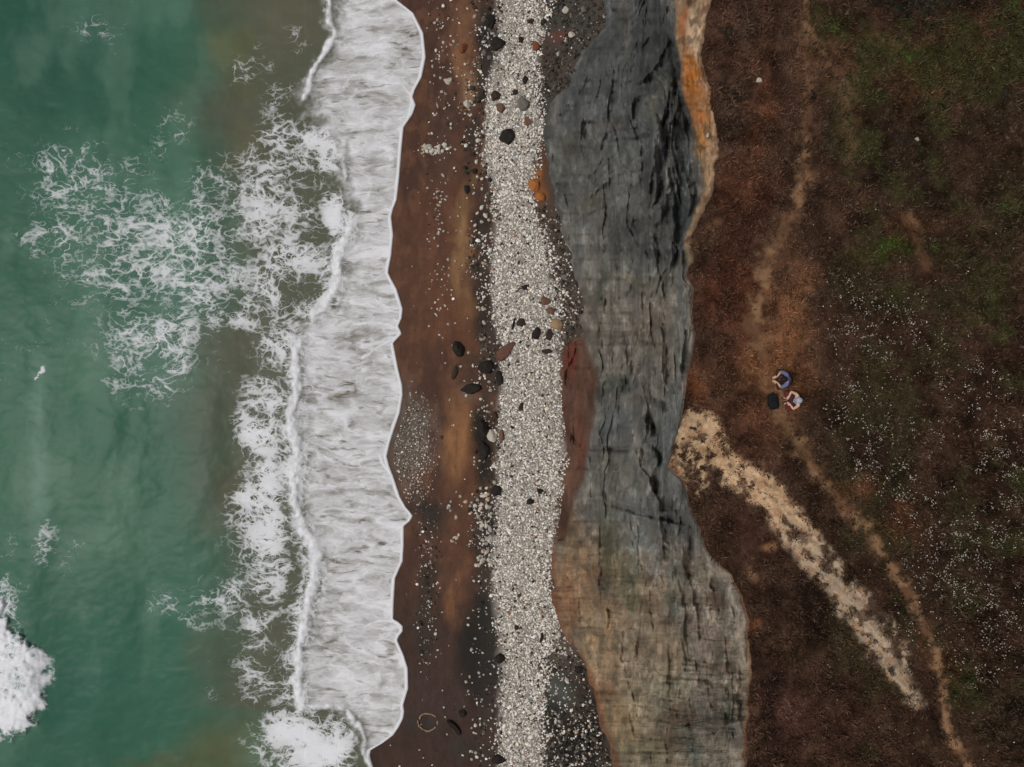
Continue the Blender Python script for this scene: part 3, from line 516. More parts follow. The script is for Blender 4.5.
veil = t.ma('SUBTRACT', 1.56, t.ma('ADD', t.ma('MULTIPLY', big, 1.75), t.ma('MULTIPLY', soft, 0.16)))
veil = t.ma('ADD', t.ma('MINIMUM', t.ma('MAXIMUM', veil, 0.30), 0.92), t.ma('MULTIPLY', fil, 0.16))
am = t.ma('SUBTRACT', veil, t.ma('ADD', t.ma('MULTIPLY', dark, 0.28), t.ma('ADD', t.ma('MULTIPLY', spk, 0.45), t.ma('MULTIPLY', soft2, 0.10))), clamp=True)
am = t.ma('MINIMUM', am, 0.96)
am = t.ma('MULTIPLY', am, ma_)
al = t.ma('MAXIMUM', t.ma('MAXIMUM', lace, am), t.ma('MULTIPLY', t.ma('ADD', li, t.ma('MULTIPLY', t.ma('SUBTRACT', nf, 0.5), t.ma('MULTIPLY', t.ma('MULTIPLY', li, t.ma('SUBTRACT', 1.0, li)), 3.0))), 1.0, clamp=True))
al = t.ma('MINIMUM', al, 1.0)
fcol = t.node('ShaderNodeRGB'); fcol.outputs[0].default_value = (0.86, 0.865, 0.90, 1)
rip = t.noise(t.vm('MULTIPLY', Pf, (0.7, 1.3, 0)), 0.9, 4, 0.5, 0.6)
rv = t.ma('ADD', t.ma('MULTIPLY', rip, 0.3), 0.85)
wcc = t.vm('MULTIPLY', wc, t.node('ShaderNodeCombineXYZ', {0: rv, 1: rv, 2: rv}).outputs[0])
t.set(t.b, 'Base Color', t.mixc(al, wcc, fcol.outputs[0]))
t.set(t.b, 'Roughness', t.ma('ADD', t.ma('MULTIPLY', al, 0.45), 0.32)); t.set(t.b, 'Specular IOR Level', 0.07)
t.bump(t.ma('ADD', t.ma('MULTIPLY', al, t.ma('ADD', t.ma('MULTIPLY', nf, 0.8), 0.6)), t.ma('MULTIPLY', rip, 0.15)), 0.6, 0.05)
Fs = gridfaces(len(RS), len(CSEA))
at = {'Col': c, 'foam': foam, 'mat': mat_, 'lip': lip, 'pool': pool}
isw = (px > BORE(py)-3)[Fs[:, 0]]; ibr = (brk > 0.5)[Fs[:, 0]]
tag(split('sea', Vs, Fs, ~(isw | ibr), t.m, at), kind='structure')
tag(split('swash_foam', Vs, Fs, isw, t.m, at), kind='structure')
tag(split('breaking_wave', Vs, Fs, ibr, t.m, at), kind='structure')

# ------------------------------------------------------------------ shingle and scattered pebbles (too many and too small to count)
ICO_V = []
bm = bmesh.new(); bmesh.ops.create_icosphere(bm, subdivisions=1, radius=1.0); bm.verts.ensure_lookup_table()
ICO_V = np.array([v.co[:] for v in bm.verts]); ICO_F = np.array([[v.index for v in f.verts] for f in bm.faces]); bm.free()
def pebbles(name, px, py, r, col, sink=0.25):
    n = len(px); z = zbeach(px, py)
    sc = np.stack([r*rng.uniform(.75, 1.3, n), r*rng.uniform(.6, 1.0, n), r*rng.uniform(.45, .75, n)], -1)
    V = ICO_V[None]*rng.uniform(.75, 1.2, (n, 12, 1))*sc[:, None]
    a = rng.uniform(0, 2*np.pi, n); ca, sa = np.cos(a)[:, None], np.sin(a)[:, None]
    tx = rng.normal(0, .25, n)[:, None]
    X = V[..., 0]*ca-V[..., 1]*sa; Y = V[..., 0]*sa+V[..., 1]*ca; Z = V[..., 2]+tx*V[..., 0]
    V = np.stack([X, Y, Z], -1)+wpos(px, py, z+sc[:, 2]*(1-2*sink)*0.8)[:, None]
    Fc = (ICO_F[None]+12*np.arange(n)[:, None, None]).reshape(-1, 3)
    return build(name, V.reshape(-1, 3), Fc, m_peb, {'Col': np.repeat(col, 12, 0)}, None, False)
m_peb = vcol_mat('pebble_stone', 0.8, 0.15)
def stone_cols(n, darkfrac=0.13, lo_b=.72, hi_b=1.25):
    pal = lin([(220,216,208),(208,204,196),(228,225,217),(190,184,176),(212,202,188),(170,164,158)])
    c = pal[rng.integers(0, len(pal), n)]*rng.uniform(lo_b, hi_b, n)[:, None]
    d = rng.random(n) < darkfrac; c[d] = lin((70,60,52))*rng.uniform(.5, 1.6, d.sum())[:, None]
    o = rng.random(n) < 0.015; c[o] = lin((140,94,66))
    return c/E_H
def take(n, dens_fn, x0, x1, y0=-30, y1=800):
    px = rng.uniform(x0, x1, n); py = rng.uniform(y0, y1, n); k = rng.random(n) < dens_fn(px, py); return px[k], py[k]
def d_shingle(px, py):
    n2 = fbm(px/12, py/16, 3, 171); L, R = SHL(py), SHR(py)
    d = np.maximum(ss(-5, 5, px-L+14*(n2-0.5)), 0.12*ss(-18, 0, px-L)*ss(.4, .6, n2))*ss(9, -5, px-R+16*(n2-0.5))
    top = ss(110, 60, py)*ss(512, 496, px)                                # dark stony part near the top
    return d*(1-0.55*top)
px, py = take(64000, d_shingle, 470, 592)
tag(pebbles('shingle', px, py, np.clip(rng.lognormal(math.log(.047), .40, len(px)), .024, .13), stone_cols(len(px))), 'band of pale grey shingle running along the beach', kind='stuff')
def d_scatter(px, py):
    L = SHL(py); n = fbm(px/14, py/20, 4, 172)
    belt = ss(-34, -12, px-L)*ss(6, -4, px-L)*ss(0.40, 0.6, n)*0.40
    belt = belt*(0.4+0.6*ss(470, 500, py)*ss(570, 550, py)+0.5*ss(340, 300, py))
    line = np.exp(-((px-np.interp(py, [0,150,300,767], [440,436,440,432]))/9)**2)*0.13*ss(0.42, 0.6, n)*ss(420, 330, py)
    line += np.exp(-((px-450)/14)**2)*0.05*ss(160, 120, py)
    grey = (1-ss(0.4, 1.1, np.hypot((px-410)/30, (py-448)/70)))*1.0*(px > SHORE(py)+5)
    low = np.exp(-((px-428)/9)**2)*0.28*ss(490, 530, py)*ss(680, 640, py)
    fr = ss(-6, 4, px-SHR(py))*ss(48, 10, px-SHR(py))*0.35*(ss(190, 240, py)*ss(345, 320, py)+ss(600, 630, py))
    foot = ss(540, 548, px)*(px < FOOT(py)-3)*ss(640, 665, py)*0.26*(np.hypot((px-565)/20, (py-690)/22) > 1)
    debris = ss(540, 548, px)*(px < FOOT(py)-6)*ss(120, 100, py)*0.05
    any_ = 0.008*(px > SHORE(py)+8)
    row = np.exp(-((py-148-0.05*(px-414))/4)**2)*ss(412, 422, px)*ss(456, 446, px)*0.9
    return np.clip(np.maximum.reduce([belt, line, grey, low, fr, foot, debris, any_, row]), 0, 1)
px, py = take(60000, d_scatter, 388, 615)
rr = np.clip(rng.lognormal(math.log(.058), .40, len(px)), .028, .16); rr = np.where((px < 440) & (py > 380) & (py < 530), rr*0.62, np.where(px < 432, rr*0.75, rr))
tag(pebbles('scattered_pebbles', px, py, rr, stone_cols(len(px), .22, .45, 1.15)), 'small pebbles strewn over the wet sand and dark ground', kind='stuff')

def d_rub(px, py):
    n = fbm(px/10, py/12, 4, 175); L = SHL(py)
    a = ss(541, 549, px)*(px < FOOT(py)+2)*ss(125, 105, py)*1.0*ss(.30, .5, n)
    b = ss(541, 549, px)*(px < FOOT(py)-2)*ss(645, 668, py)*0.6*(np.hypot((px-565)/17, (py-690)/20) > 1)
    c_ = ss(-30, -14, px-L)*ss(10, -2, px-L)*ss(.42, .58, fbm(px/12, py/26, 4, 176))*0.3
    d = np.exp(-((px-428)/8)**2)*ss(500, 530, py)*ss(680, 640, py)*0.3*ss(.4, .6, n)
    e = ss(-6, 4, px-SHR(py))*(px < FOOT(py)-1)*ss(190, 230, py)*ss(345, 330, py)*0.5
    return np.maximum.reduce([a, b, c_, d, e])
px, py = take(34000, d_rub, 410, 612)
cr_ = lin([(62,58,54),(48,45,42),(80,72,64),(58,50,44),(92,86,78)])[rng.integers(0, 5, len(px))]*rng.uniform(.5, 1.3, len(px))[:, None]/E_H
tag(pebbles('dark_rubble', px, py, np.clip(rng.lognormal(math.log(.075), .45, len(px)), .03, .26), cr_), 'dark rubble along the cliff foot and the stony belts', kind='stuff')

# ------------------------------------------------------------------ rocks one can tell apart
def rock_mesh(name, seed, sub=3, rough=0.35, flat=1.0):
    r = random.Random(seed); bm = bmesh.new(); bmesh.ops.create_icosphere(bm, subdivisions=sub, radius=1.0)
    planes = [(Vector((r.gauss(0,1), r.gauss(0,1), r.gauss(0,.8))).normalized(), r.uniform(.58, .88)) for _ in range(11)]
    for v in bm.verts:
        p = v.co.normalized(); k = 1.0
        for n_, d in planes:
            q = p.dot(n_)
            if q > 1e-3: k = min(k, d/q)
        w = 1+rough*0.35*(math.sin(5*p.x+seed)*math.sin(4*p.y+2*seed)*math.cos(5*p.z-seed))+r.uniform(-.04, .04)
        v.co = p*k*w
    me = bpy.data.meshes.new(name); bm.to_mesh(me); bm.free()
    for p in me.polygons: p.use_smooth = False
    return me
ROCKM = {k: plain_mat('rock_'+k, c, 0.75, 0.35, 7.0, 0.15, 0.03) for k, c in dict(black=(44,39,36), dark=(64,50,43), brown=(112,84,68), red=(122,72,52), orange=(164,104,58), pale=(190,182,168), tan=(160,134,104), grey=(112,106,100), wedge=(118,84,74)).items()}
def rock(px, py, w, h, kind, label, rot=0, seed=None, tall=0.6, name='beach_rock', cat='rock'):
    seed = seed if seed is not None else int(px*7+py); s_ = CAM_Z/F
    me = rock_mesh(name, seed); me.materials.append(ROCKM[kind])
    o = link(bpy.data.objects.new(name, me)); z = float(zbeach(np.array([px*1.0]), np.array([py*1.0]))[0])
    a, b = w*s_*0.62, h*s_*0.62; o.scale = (a, b, min(a, b)*tall); o.location = w1(px, py, z+min(a, b)*tall*0.35)
    o.rotation_euler = (0, 0, math.radians(rot)); return tag(o, label, cat)
for a in [
 (463,48,7,9,'red','dark red rock alone on brown sand near the top of the beach'),
 (536,46,8,9,'red','rust red rock on the inland edge of the shingle near the top debris'),
 (521,40,5,6,'black','small black rock on white shingle level with the rust red rock'),
 (531,21,7,5,'dark','small dark rock at the topmost part of the shingle'),
 (525,80,6,7,'black','dark rock on shingle above the grey arched rock'),
 (515,92,6,5,'dark','smallest dark rock on shingle between two larger dark rocks'),
 (500,108,8,9,'brown','brown grey rock at the seaward shingle edge above the big black block'),
 (523,104,11,13,'grey','arched grey rock on shingle left of the slate cliff corner'),
 (528,122,7,9,'brown','brown rock on shingle just below the arched grey rock'),
 (507,137,13,13,'black','big black angular block on the upper shingle'),
 (495,96,9,9,'dark','dark rock among stones on the seaward belt near the top'),
 (497,44,14,13,'black','large black rock at the seaward shingle edge near the top'),
 (490,22,10,12,'black','black rock topmost on the seaward stony belt'),
 (475,171,5,5,'black','single small black rock on tan sand below the row of pale stones'),
 (534,184,9,12,'orange','bright orange rock beside the cliff foot'),
 (540,197,8,8,'orange','smaller orange rock just below the bright orange one'),
 (458,349,12,13,'black','round black rock on brown sand, leftmost of the middle rocks'),
 (487,367,16,13,'black','broad black rock seaward of the wedge shaped slab'),
 (500,378,7,13,'black','narrow upright black rock below the broad black rock'),
 (471,389,17,9,'black','long flat black rock on sand below the leftmost round one'),
 (455,371,5,14,'dark','thin dark rock standing along the sand below the round black rock'),
 (536,333,8,11,'black','black egg shaped rock in the middle of the white shingle'),
 (549,335,8,10,'dark','dark brown rock right of the black egg shaped one'),
 (521,323,7,8,'dark','squarish dark rock above the point of the wedge slab'),
 (545,301,10,7,'brown','uppermost brown rock of the cluster near the cliff recess'),
 (550,311,8,6,'brown','brown rock in the middle of the cluster near the cliff recess'),
 (556,324,11,9,'tan','tan rock lowest in the cluster near the cliff recess'),
 (525,287,5,5,'black','tiny black rock alone on white shingle above the clusters'),
 (547,352,9,5,'dark','flat dark rock beside the red clay undercut'),
 (483,429,14,15,'black','large black rock above the black wet patch'),
 (502,437,6,11,'brown','upright brown rock on the shingle edge beside the large black rock'),
 (484,451,9,16,'black','tall black rock standing in the black wet patch'),
 (497,490,10,11,'black','black rock at the lower end of the black wet patch'),
 (540,491,6,5,'black','black rock in lower shingle, upper of a pair'),
 (530,502,7,6,'black','black rock in lower shingle, lower of a pair'),
 (521,407,5,7,'dark','small dark rock in the central shingle below the wedge slab'),
 (496,416,6,7,'dark','small dark rock at the shingle edge above the large black rock'),
 (500,658,10,9,'black','black rock at the shingle edge beside the lower black belt'),
 (462,714,7,7,'black','small black rock right of the stone ring'),
 (499,760,13,9,'black','black rock at the shingle edge nearest the bottom'),
 (517,628,5,4,'dark','small dark rock on the lower shingle above the black rock'),
 (579,670,8,5,'black','thin black rock against the tan cliff foot'),
 (566,10,6,6,'pale','pale rock lying in dark debris at the very top'),
 (572,35,6,6,'pale','pinkish pale rock lying in dark debris below the other pale one'),
 (449,81,8,7,'pale','pale rock on brown sand in the upper beach'),
 (467,104,6,7,'pale','pale rock on sand beside the upper stony belt'),
 (493,437,10,12,'pale','large pale rock wedged beside the large black rock')]:
    rock(*a[:6], rot=random.uniform(-25, 25))
def slab(pts, px0, py0, h, matn, name, label, cat, tilt=0.0):                    # a flat shaped stone
    bm = bmesh.new(); z = float(zbeach(np.array([px0*1.0]), np.array([py0*1.0]))[0]); s_ = CAM_Z/F
    base = [bm.verts.new(((x-px0)*s_, -(y-py0)*s_, -0.15)) for x, y in pts]
    cx = sum(p[0] for p in pts)/len(pts); cy = sum(p[1] for p in pts)/len(pts)
    top = [bm.verts.new(((cx+(x-cx)*.82-px0)*s_, -(cy+(y-cy)*.82-py0)*s_, h+tilt*(x-cx)*s_+random.uniform(-.04, .04))) for x, y in pts]
    n = len(pts)
    for i in range(n): bm.faces.new((base[i], base[(i+1) % n], top[(i+1) % n], top[i]))
    bm.faces.new(top); bm.faces.new(base[::-1]); bmesh.ops.recalc_face_normals(bm, faces=bm.faces)
    bmesh.ops.bevel(bm, geom=[e for e in bm.edges if e.verts[0] in top or e.verts[1] in top], offset=0.05, segments=2, affect='EDGES')
    me = bpy.data.meshes.new(name); bm.to_mesh(me); bm.free(); me.materials.append(ROCKM[matn])
    o = link(bpy.data.objects.new(name, me)); o.location = w1(px0, py0, z); return tag(o, label, cat)
slab([(496,352),(503,346),(513,341),(518,342),(513,349),(508,357),(501,362),(496,360)], 505, 351, 0.35, 'wedge', 'beach_slab', 'wedge shaped reddish slab pointing inland on the white shingle', 'rock', -0.15)
slab([(511,331),(512,325),(514,317),(516,317),(515,322),(513,331)], 513, 324, 0.16, 'black', 'driftwood_stick', 'short thin dark stick on white shingle above the wedge slab', 'driftwood')
slab([(517,343),(521,340),(523,341),(520,344)], 520, 342, 0.15, 'black', 'beach_rock', 'tiny black stone just beyond the tip of the wedge slab', 'rock')
slab([(540,633),(543,631),(544,636),(542,641),(541,644),(539,641),(541,638)], 542, 637, 0.16, 'black', 'driftwood_stick', 'crooked dark stick on shingle near the lower cliff foot', 'driftwood')
slab([(446,720),(450,719),(455,722),(459,727),(462,732),(461,736),(457,734),(454,728),(450,725)], 455, 727, 0.22, 'black', 'driftwood_log', 'curved black driftwood log on wet sand right of the stone ring', 'driftwood')
# ring of stones laid out on the sand
ring = link(bpy.data.objects.new('stone_ring', None)); z0 = float(zbeach(np.array([428.]), np.array([722.]))[0]); ring.location = w1(428, 722, z0)
tag(ring, 'ring of pale stones laid on wet brown sand near the swash', 'stone ring')
ring_me = [rock_mesh('ring_stone', 400+k, 2) for k in range(4)]
for m_ in ring_me: m_.materials.append(ROCKM['tan'])
for k in range(26):
    a = 2*math.pi*k/26+random.uniform(-.05, .05)
    if k in (1, 2, 24, 12): continue
    o = link(bpy.data.objects.new('ring_stone', ring_me[k % 4]), ring); r0 = 0.62+random.uniform(-.03, .03)
    o.location = (r0*1.02*math.cos(a), r0*.92*math.sin(a), 0.02); o.scale = (.07, .11*random.uniform(.7, 1.2), .06); o.rotation_euler = (0, 0, a)
# larger pale cobbles, each its own stone
COB = [rock_mesh('pale_cobble', 500+k, 2) for k in range(8)]
COBM = [plain_mat('cobble_%s' % n, c, 0.8, 0.2, 9.0, 0.15, 0.02) for n, c in (('white', (204,198,186)), ('grey', (164,158,150)), ('warm', (190,170,150)))]
for k, m_ in enumerate(COB): m_.materials.append(COBM[k % 3])
def cobble(px, py, r, kk, label, group):
    o = link(bpy.data.objects.new('pale_cobble', COB[kk])); z = float(zbeach(np.array([px]), np.array([py]))[0])
    o.scale = (r*random.uniform(.9, 1.4), r*random.uniform(.7, 1), r*.6); o.rotation_euler = (random.uniform(-.3, .3), random.uniform(-.3, .3), random.uniform(0, 6.28))
    o.location = w1(px, py, z+r*0.25); tag(o, label, 'stone', group)
ORD = ['', 'first', 'second', 'third', 'fourth', 'fifth', 'sixth', 'seventh', 'eighth', 'ninth', 'tenth', 'eleventh', 'twelfth', 'thirteenth', 'fourteenth', 'fifteenth', 'sixteenth', 'seventeenth', 'eighteenth', 'nineteenth', 'twentieth',
  'twenty-first', 'twenty-second', 'twenty-third', 'twenty-fourth', 'twenty-fifth']
ZONES = [
 ('in the stone row across the sand', 'row of pale cobbles across the sand', 34, lambda: (random.triangular(414, 456, 432), random.gauss(149, 3.0)), (.09, .17)),
 ('on brown sand above the stone row', 'pale cobbles on the upper brown sand', 34, lambda: (random.gauss(446, 12), random.uniform(40, 138)), (.07, .13)),
 ('on brown sand below the stone row', 'pale cobbles on the middle brown sand', 40, lambda: (random.gauss(441, 9), random.uniform(162, 340)), (.06, .11)),
 ('in the belt beside the upper shingle', 'pale cobbles in the upper stony belt', 56, lambda: (random.gauss(485, 6), random.uniform(100, 345)), (.09, .17)),
 ('among black rocks near the wedge slab', 'pale cobbles among the middle black rocks', 18, lambda: (random.uniform(462, 496), random.uniform(350, 412)), (.09, .16)),
 ('in the belt below the black patch', 'pale cobbles in the lower stony belt', 56, lambda: (random.gauss(485, 6.5), random.uniform(482, 566)), (.10, .20)),
 ('on sand left of the lower belt', 'pale cobbles on sand by the lower belt', 14, lambda: (random.uniform(448, 466), random.uniform(480, 545)), (.09, .16)),
 ('on dark sand near the bottom', 'pale cobbles on the black lower belt', 26, lambda: (random.uniform(466, 496), random.uniform(610, 764)), (.08, .14)),
 ('on black ground by the tan cliff', 'pale cobbles on black ground at the cliff foot', 22, lambda: (random.uniform(546, 596), random.uniform(716, 764)), (.08, .13))]
for where, group, n, fn, (r0, r1) in ZONES:
    its = []
    for _ in range(n):
        (x, y), r, kk = fn(), random.uniform(r0, r1), random.randrange(8)
        its.append((y, x, r, kk, ('small' if r < (r0+r1)/2 else 'large')+' '+('white', 'grey', 'beige')[kk % 3]))
    its.sort(); seen = {}; tot = {}
    for it in its: tot[it[4]] = tot.get(it[4], 0)+1
    for y, x, r, kk, look in its:
        seen[look] = seen.get(look, 0)+1
        lab = f'only {look} cobble {where}' if tot[look] == 1 else f'{look} cobble {where}, {ORD[seen[look]]} such from the top'
        cobble(x, y, r, kk, lab, group)

# ------------------------------------------------------------------ clifftop plants
m_leaf = vcol_mat('heath_leaves', 0.9, 0.05)
def blades(px, py, z, n_b, ln, wd, lean, col, cvar):                        # tufts of single-triangle blades
    n = len(px); base = np.repeat(wpos(px, py, z), n_b, 0); N = n*n_b
    ln = np.repeat(ln, n_b)*rng.uniform(.55, 1.2, N); a = rng.uniform(0, 2*np.pi, N); le = rng.uniform(.2, 1, N)*lean
    d = np.stack([np.cos(a)*np.sin(le), np.sin(a)*np.sin(le), np.cos(le)], -1)
    s_ = np.stack([-np.sin(a), np.cos(a), 0*a], -1)*(wd*rng.uniform(.6, 1.3, N))[:, None]
    base = base+np.stack([np.cos(a), np.sin(a), 0*a], -1)*0.02; base[:, 2] -= 0.02
    mid = base+d*(ln*0.55)[:, None]; tip = base+d*ln[:, None]; tip[:, 2] -= ln*0.25*le
    V = np.stack([base, mid+s_, tip, mid-s_], 1); Fc = np.arange(4*N).reshape(-1, 4)
    C = np.repeat(col, n_b, 0)*rng.uniform(1-cvar, 1+cvar, N)[:, None]
    return V.reshape(-1, 3), Fc, np.repeat(C, 4, 0)
n = 84000; px = rng.uniform(664, 1060, n); py = rng.uniform(-30, 800, n)
k = (px > TOP(py)+1)
keep = 1-0.93*np.clip(path_mask(px, py)*1.2, 0, 1); keep *= 1-0.97*scar_mask(px, py)
keep *= 0.35+0.65*ss(0.35, 0.55, fbm(px/13, py/13, 4, 181))
k &= rng.random(n) < keep; px, py = px[k], py[k]
hc = heath_color(px, py)/E_H*1.3
gr = rng.random(len(px)); hc[gr < .16] = hc[gr < .16]*0.6+lin((120,102,84))*0.42; hc[gr > .93] *= 0.45
V, Fc, C = blades(px, py, ztop(px, py), 5, np.where(rng.random(len(px)) < ss(.45, .65, fbm(px/8, py/8, 4, 183))*0.5, rng.uniform(.2, .38, len(px)), rng.uniform(.06, .18, len(px))), 0.017, 1.2, hc, 0.45)
tag(build('heath_grass', V, Fc, m_leaf, {'Col': C}, None, False), 'low brown heath grass covering the clifftop', kind='stuff')
# white flowers
FL = [(885,345,34,20,1),(915,325,20,16,.5),(850,300,30,30,.3),(945,385,20,20,.4),(985,390,30,40,.7),(850,405,18,40,.5),(835,420,16,30,.4),(1000,450,30,60,.6),(930,430,40,30,.25),(900,480,40,30,.4),(960,545,50,40,.8),(960,590,40,30,.6),(1000,620,40,60,.5),(1000,520,40,40,.5),(870,440,30,60,.35),(940,330,40,20,.3),(920,500,50,30,.4),(975,660,30,40,.4),(860,470,14,20,.6),(890,330,80,60,.25),(940,600,60,120,.25)]
def d_fl(px, py):
    d = np.full(px.shape, 0.01)
    for x, y, rx, ry, w_ in FL: d = np.maximum(d, w_*(1-ss(.2, 1.1, np.hypot((px-x)/rx, (py-y)/ry))))
    return d*1.5*ss(0.48, 0.62, fbm(px/6, py/6, 4, 191, 0.6))*(1-np.clip(2*path_mask(px, py), 0, 1))*(px > 812)
px, py = take(60000, d_fl, 812, 1060, 200, 800)
n = len(px); z = ztop(px, py)+rng.uniform(.08, .17, n); r = rng.uniform(.010, .026, n)
ang = np.arange(5)*2*np.pi/5; P0 = wpos(px, py, z); tl = rng.normal(0, .25, (n, 2))
dx = np.cos(ang)[None]*r[:, None]; dy = np.sin(ang)[None]*r[:, None]
V = np.stack([P0[:, 0:1]+dx, P0[:, 1:2]+dy, P0[:, 2:3]+tl[:, 0:1]*dx+tl[:, 1:2]*dy], -1).reshape(-1, 3)
cf = np.repeat(lin((172,164,150))*rng.uniform(.45, 1.1, n)[:, None], 5, 0)/E_H
tag(build('white_flowers', V, np.arange(5*n).reshape(-1, 5), m_leaf, {'Col': cf}, None, False), 'drifts of tiny white flowers over the dark heath', kind='stuff')
# shrubs and cushions one can tell apart
def shrub_mesh(name, seed, leaves, col, spread=1.0):
    r = np.random.default_rng(seed); n_ = leaves
    th = r.uniform(0, 2*np.pi, n_); ph = np.arccos(r.uniform(0.05, 1, n_)); rad = r.uniform(.45, 1.0, n_)*(0.75+0.35*np.sin(3*th+seed))
    c0 = np.stack([rad*np.sin(ph)*np.cos(th), rad*np.sin(ph)*np.sin(th), rad*np.cos(ph)*.7], -1)
    a = r.normal(0, 1, (n_, 3)); a /= np.linalg.norm(a, axis=1, keepdims=True); b = np.cross(a, r.normal(0, 1, (n_, 3))); b /= np.linalg.norm(b, axis=1, keepdims=True)
    l_ = r.uniform(.10, .22, n_)[:, None]; V = np.stack([c0-a*l_, c0+b*l_*.45, c0+a*l_, c0-b*l_*.45], 1).reshape(-1, 3)
    C = np.repeat(lin(col)[None]*r.uniform(.5, 1.7, (n_, 1)), 4, 0)/E_H
    o = build(name, V, np.arange(4*n_).reshape(-1, 4), m_leaf, {'Col': C}, None, False); me = o.data; bpy.data.objects.remove(o); return me
SH = [shrub_mesh('scrub_cushion', 600+k, 220, (60,48,38)) for k in range(4)]; SHG = [shrub_mesh('green_bush', 620+k, 320, (58,66,34)) for k in range(3)]; SHD = [shrub_mesh('dark_bush', 640+k, 320, (46,42,34)) for k in range(3)]
stem_mat = plain_mat('bush_stem', (70,56,44), 0.9)
def stem_me():
    bm = bmesh.new()
    for k in range(4):
        a = k*1.57+.4; r_ = bmesh.ops.create_cone(bm, cap_ends=True, segments=5, radius1=.06, radius2=.02, depth=.7)
        bmesh.ops.transform(bm, matrix=Matrix.Translation((.18*math.cos(a), .18*math.sin(a), .12)) @ Matrix.Rotation(.5, 4, Vector((-math.sin(a), math.cos(a), 0))), verts=r_['verts'])
    me = bpy.data.meshes.new('stem'); bm.to_mesh(me); bm.free(); me.materials.append(stem_mat); return me
STEM = stem_me()
def bush(px, py, rpx, me, name, label, group, cat='shrub', h=.7):
    z = float(ztop(np.array([px*1.]), np.array([py*1.]))[0]); s_ = (CAM_Z-z)/F*rpx
    e = link(bpy.data.objects.new(name, None)); e.location = w1(px, py, z-0.02); e.scale = (s_, s_*random.uniform(.75, 1), s_*h); e.rotation_euler = (0, 0, random.uniform(0, 6.28))
    tag(e, label, cat, group); f = link(bpy.data.objects.new('foliage', me), e); f.location = (0, 0, 0.05); st_ = link(bpy.data.objects.new('stem', STEM), e); return e
CUSH = sorted([(694,428,5),(675,446,5),(680,455,4),(689,462,4),(697,458,4),(702,468,4),(686,474,4),(712,455,6),(706,490,4),(693,491,5),(702,493,5),(688,484,3),(718,474,7),(716,487,5),(742,466,4),(749,486,3),(752,481,2.5),(708,448,3),(683,438,3),(703,441,3),(699,480,4),(710,498,5)], key=lambda q: q[1])
for k, (x, y, r) in enumerate(CUSH):
    bush(x, y, r, random.choice(SH), 'scrub_cushion', f'dark cushion plant on the upper bare sand slope, {ORD[k+1]} counted from the top', 'cushion plants on the bare sand')
for (x, y, r, l) in [(886,247,11,'bright green bush on brown heath right of the upper footpath'),(898,291,8,'small green bush below the tan worn streak'),(833,27,12,'olive green bush beside the forked path near the top'),(1016,6,10,'green bush cut by the upper right corner'),(936,248,10,'dull green bush right of the tan worn streak'),(972,682,9,'green bush right of the lower footpath bend'),(1004,205,12,'green bush at the right edge well above the flowers'),(908,58,12,'olive bush on the upper right heath'),(990,292,9,'green bush near the right edge above the flower drifts')]:
    bush(x, y, r, random.choice(SHG), 'green_bush', l, 'green bushes on the clifftop', h=.35)
for (x, y, r, l) in [(733,97,10,'dark bush near the cliff edge beside the orange sand'),(727,30,9,'dark bush near the cliff edge at the very top'),(830,140,9,'dark bush beside the worn side path'),(725,130,7,'small dark bush close to the orange layer lower end'),(815,95,7,'dark bush between the two upper paths'),(906,140,10,'dark bush on the upper right heath with white specks'),(1006,98,9,'dark bush near the upper right edge'),(925,8,14,'widest dark bush on the top edge of the heath'),(838,82,6,'small dark bush in the fork of the paths'),(880,440,10,'dark bush among flowers right of the seated people')]:
    bush(x, y, r, random.choice(SHD), 'dark_bush', l, 'dark bushes on the clifftop', h=.35)
def top_rock(px, py, w, h, label):
    me = rock_mesh('pale_rock', int(px)); me.materials.append(ROCKM['pale']); o = link(bpy.data.objects.new('pale_rock', me)); z = float(ztop(np.array([px*1.]), np.array([py*1.]))[0]); s_ = 26/F
    o.scale = (w*s_*.6, h*s_*.6, min(w, h)*s_*.5); o.location = w1(px, py, z+.06); tag(o, label, 'rock')
top_rock(759, 80, 6, 4, 'single white stone on reddish heath near the cliff edge')
top_rock(708, 135, 3, 4, 'tiny white stone on the turf lip above the orange layer')
top_rock(917, 139, 4, 4, 'white stone beside a dark bush on the upper heath')

# ------------------------------------------------------------------ two people sitting on the clifftop
def skin(name, pts, edges, root, mat, parent, sub=2):
    names = list(pts); idx = {n_: i for i, n_ in enumerate(names)}
    me = bpy.data.meshes.new(name); me.from_pydata([pts[n_][:3] for n_ in names], [(idx[a], idx[b]) for a, b in edges], [])
    o = link(bpy.data.objects.new(name, me)); me.materials.append(mat)
    sk = o.modifiers.new('skin', 'SKIN'); sk.use_smooth_shade = True
    if not me.skin_vertices: me.skin_vertices.new()
    for n_ in names:
        r = pts[n_][3]; v = me.skin_vertices[0].data[idx[n_]]; v.radius = (r, r); v.use_root = n_ == root
    s_ = o.modifiers.new('sub', 'SUBSURF'); s_.levels = sub; s_.render_levels = sub
    dg = bpy.context.evaluated_depsgraph_get(); ev = o.evaluated_get(dg); m2 = bpy.data.meshes.new_from_object(ev)
    for p in m2.polygons: p.use_smooth = True
    o.modifiers.clear(); o.data = m2; o.parent = parent; return o
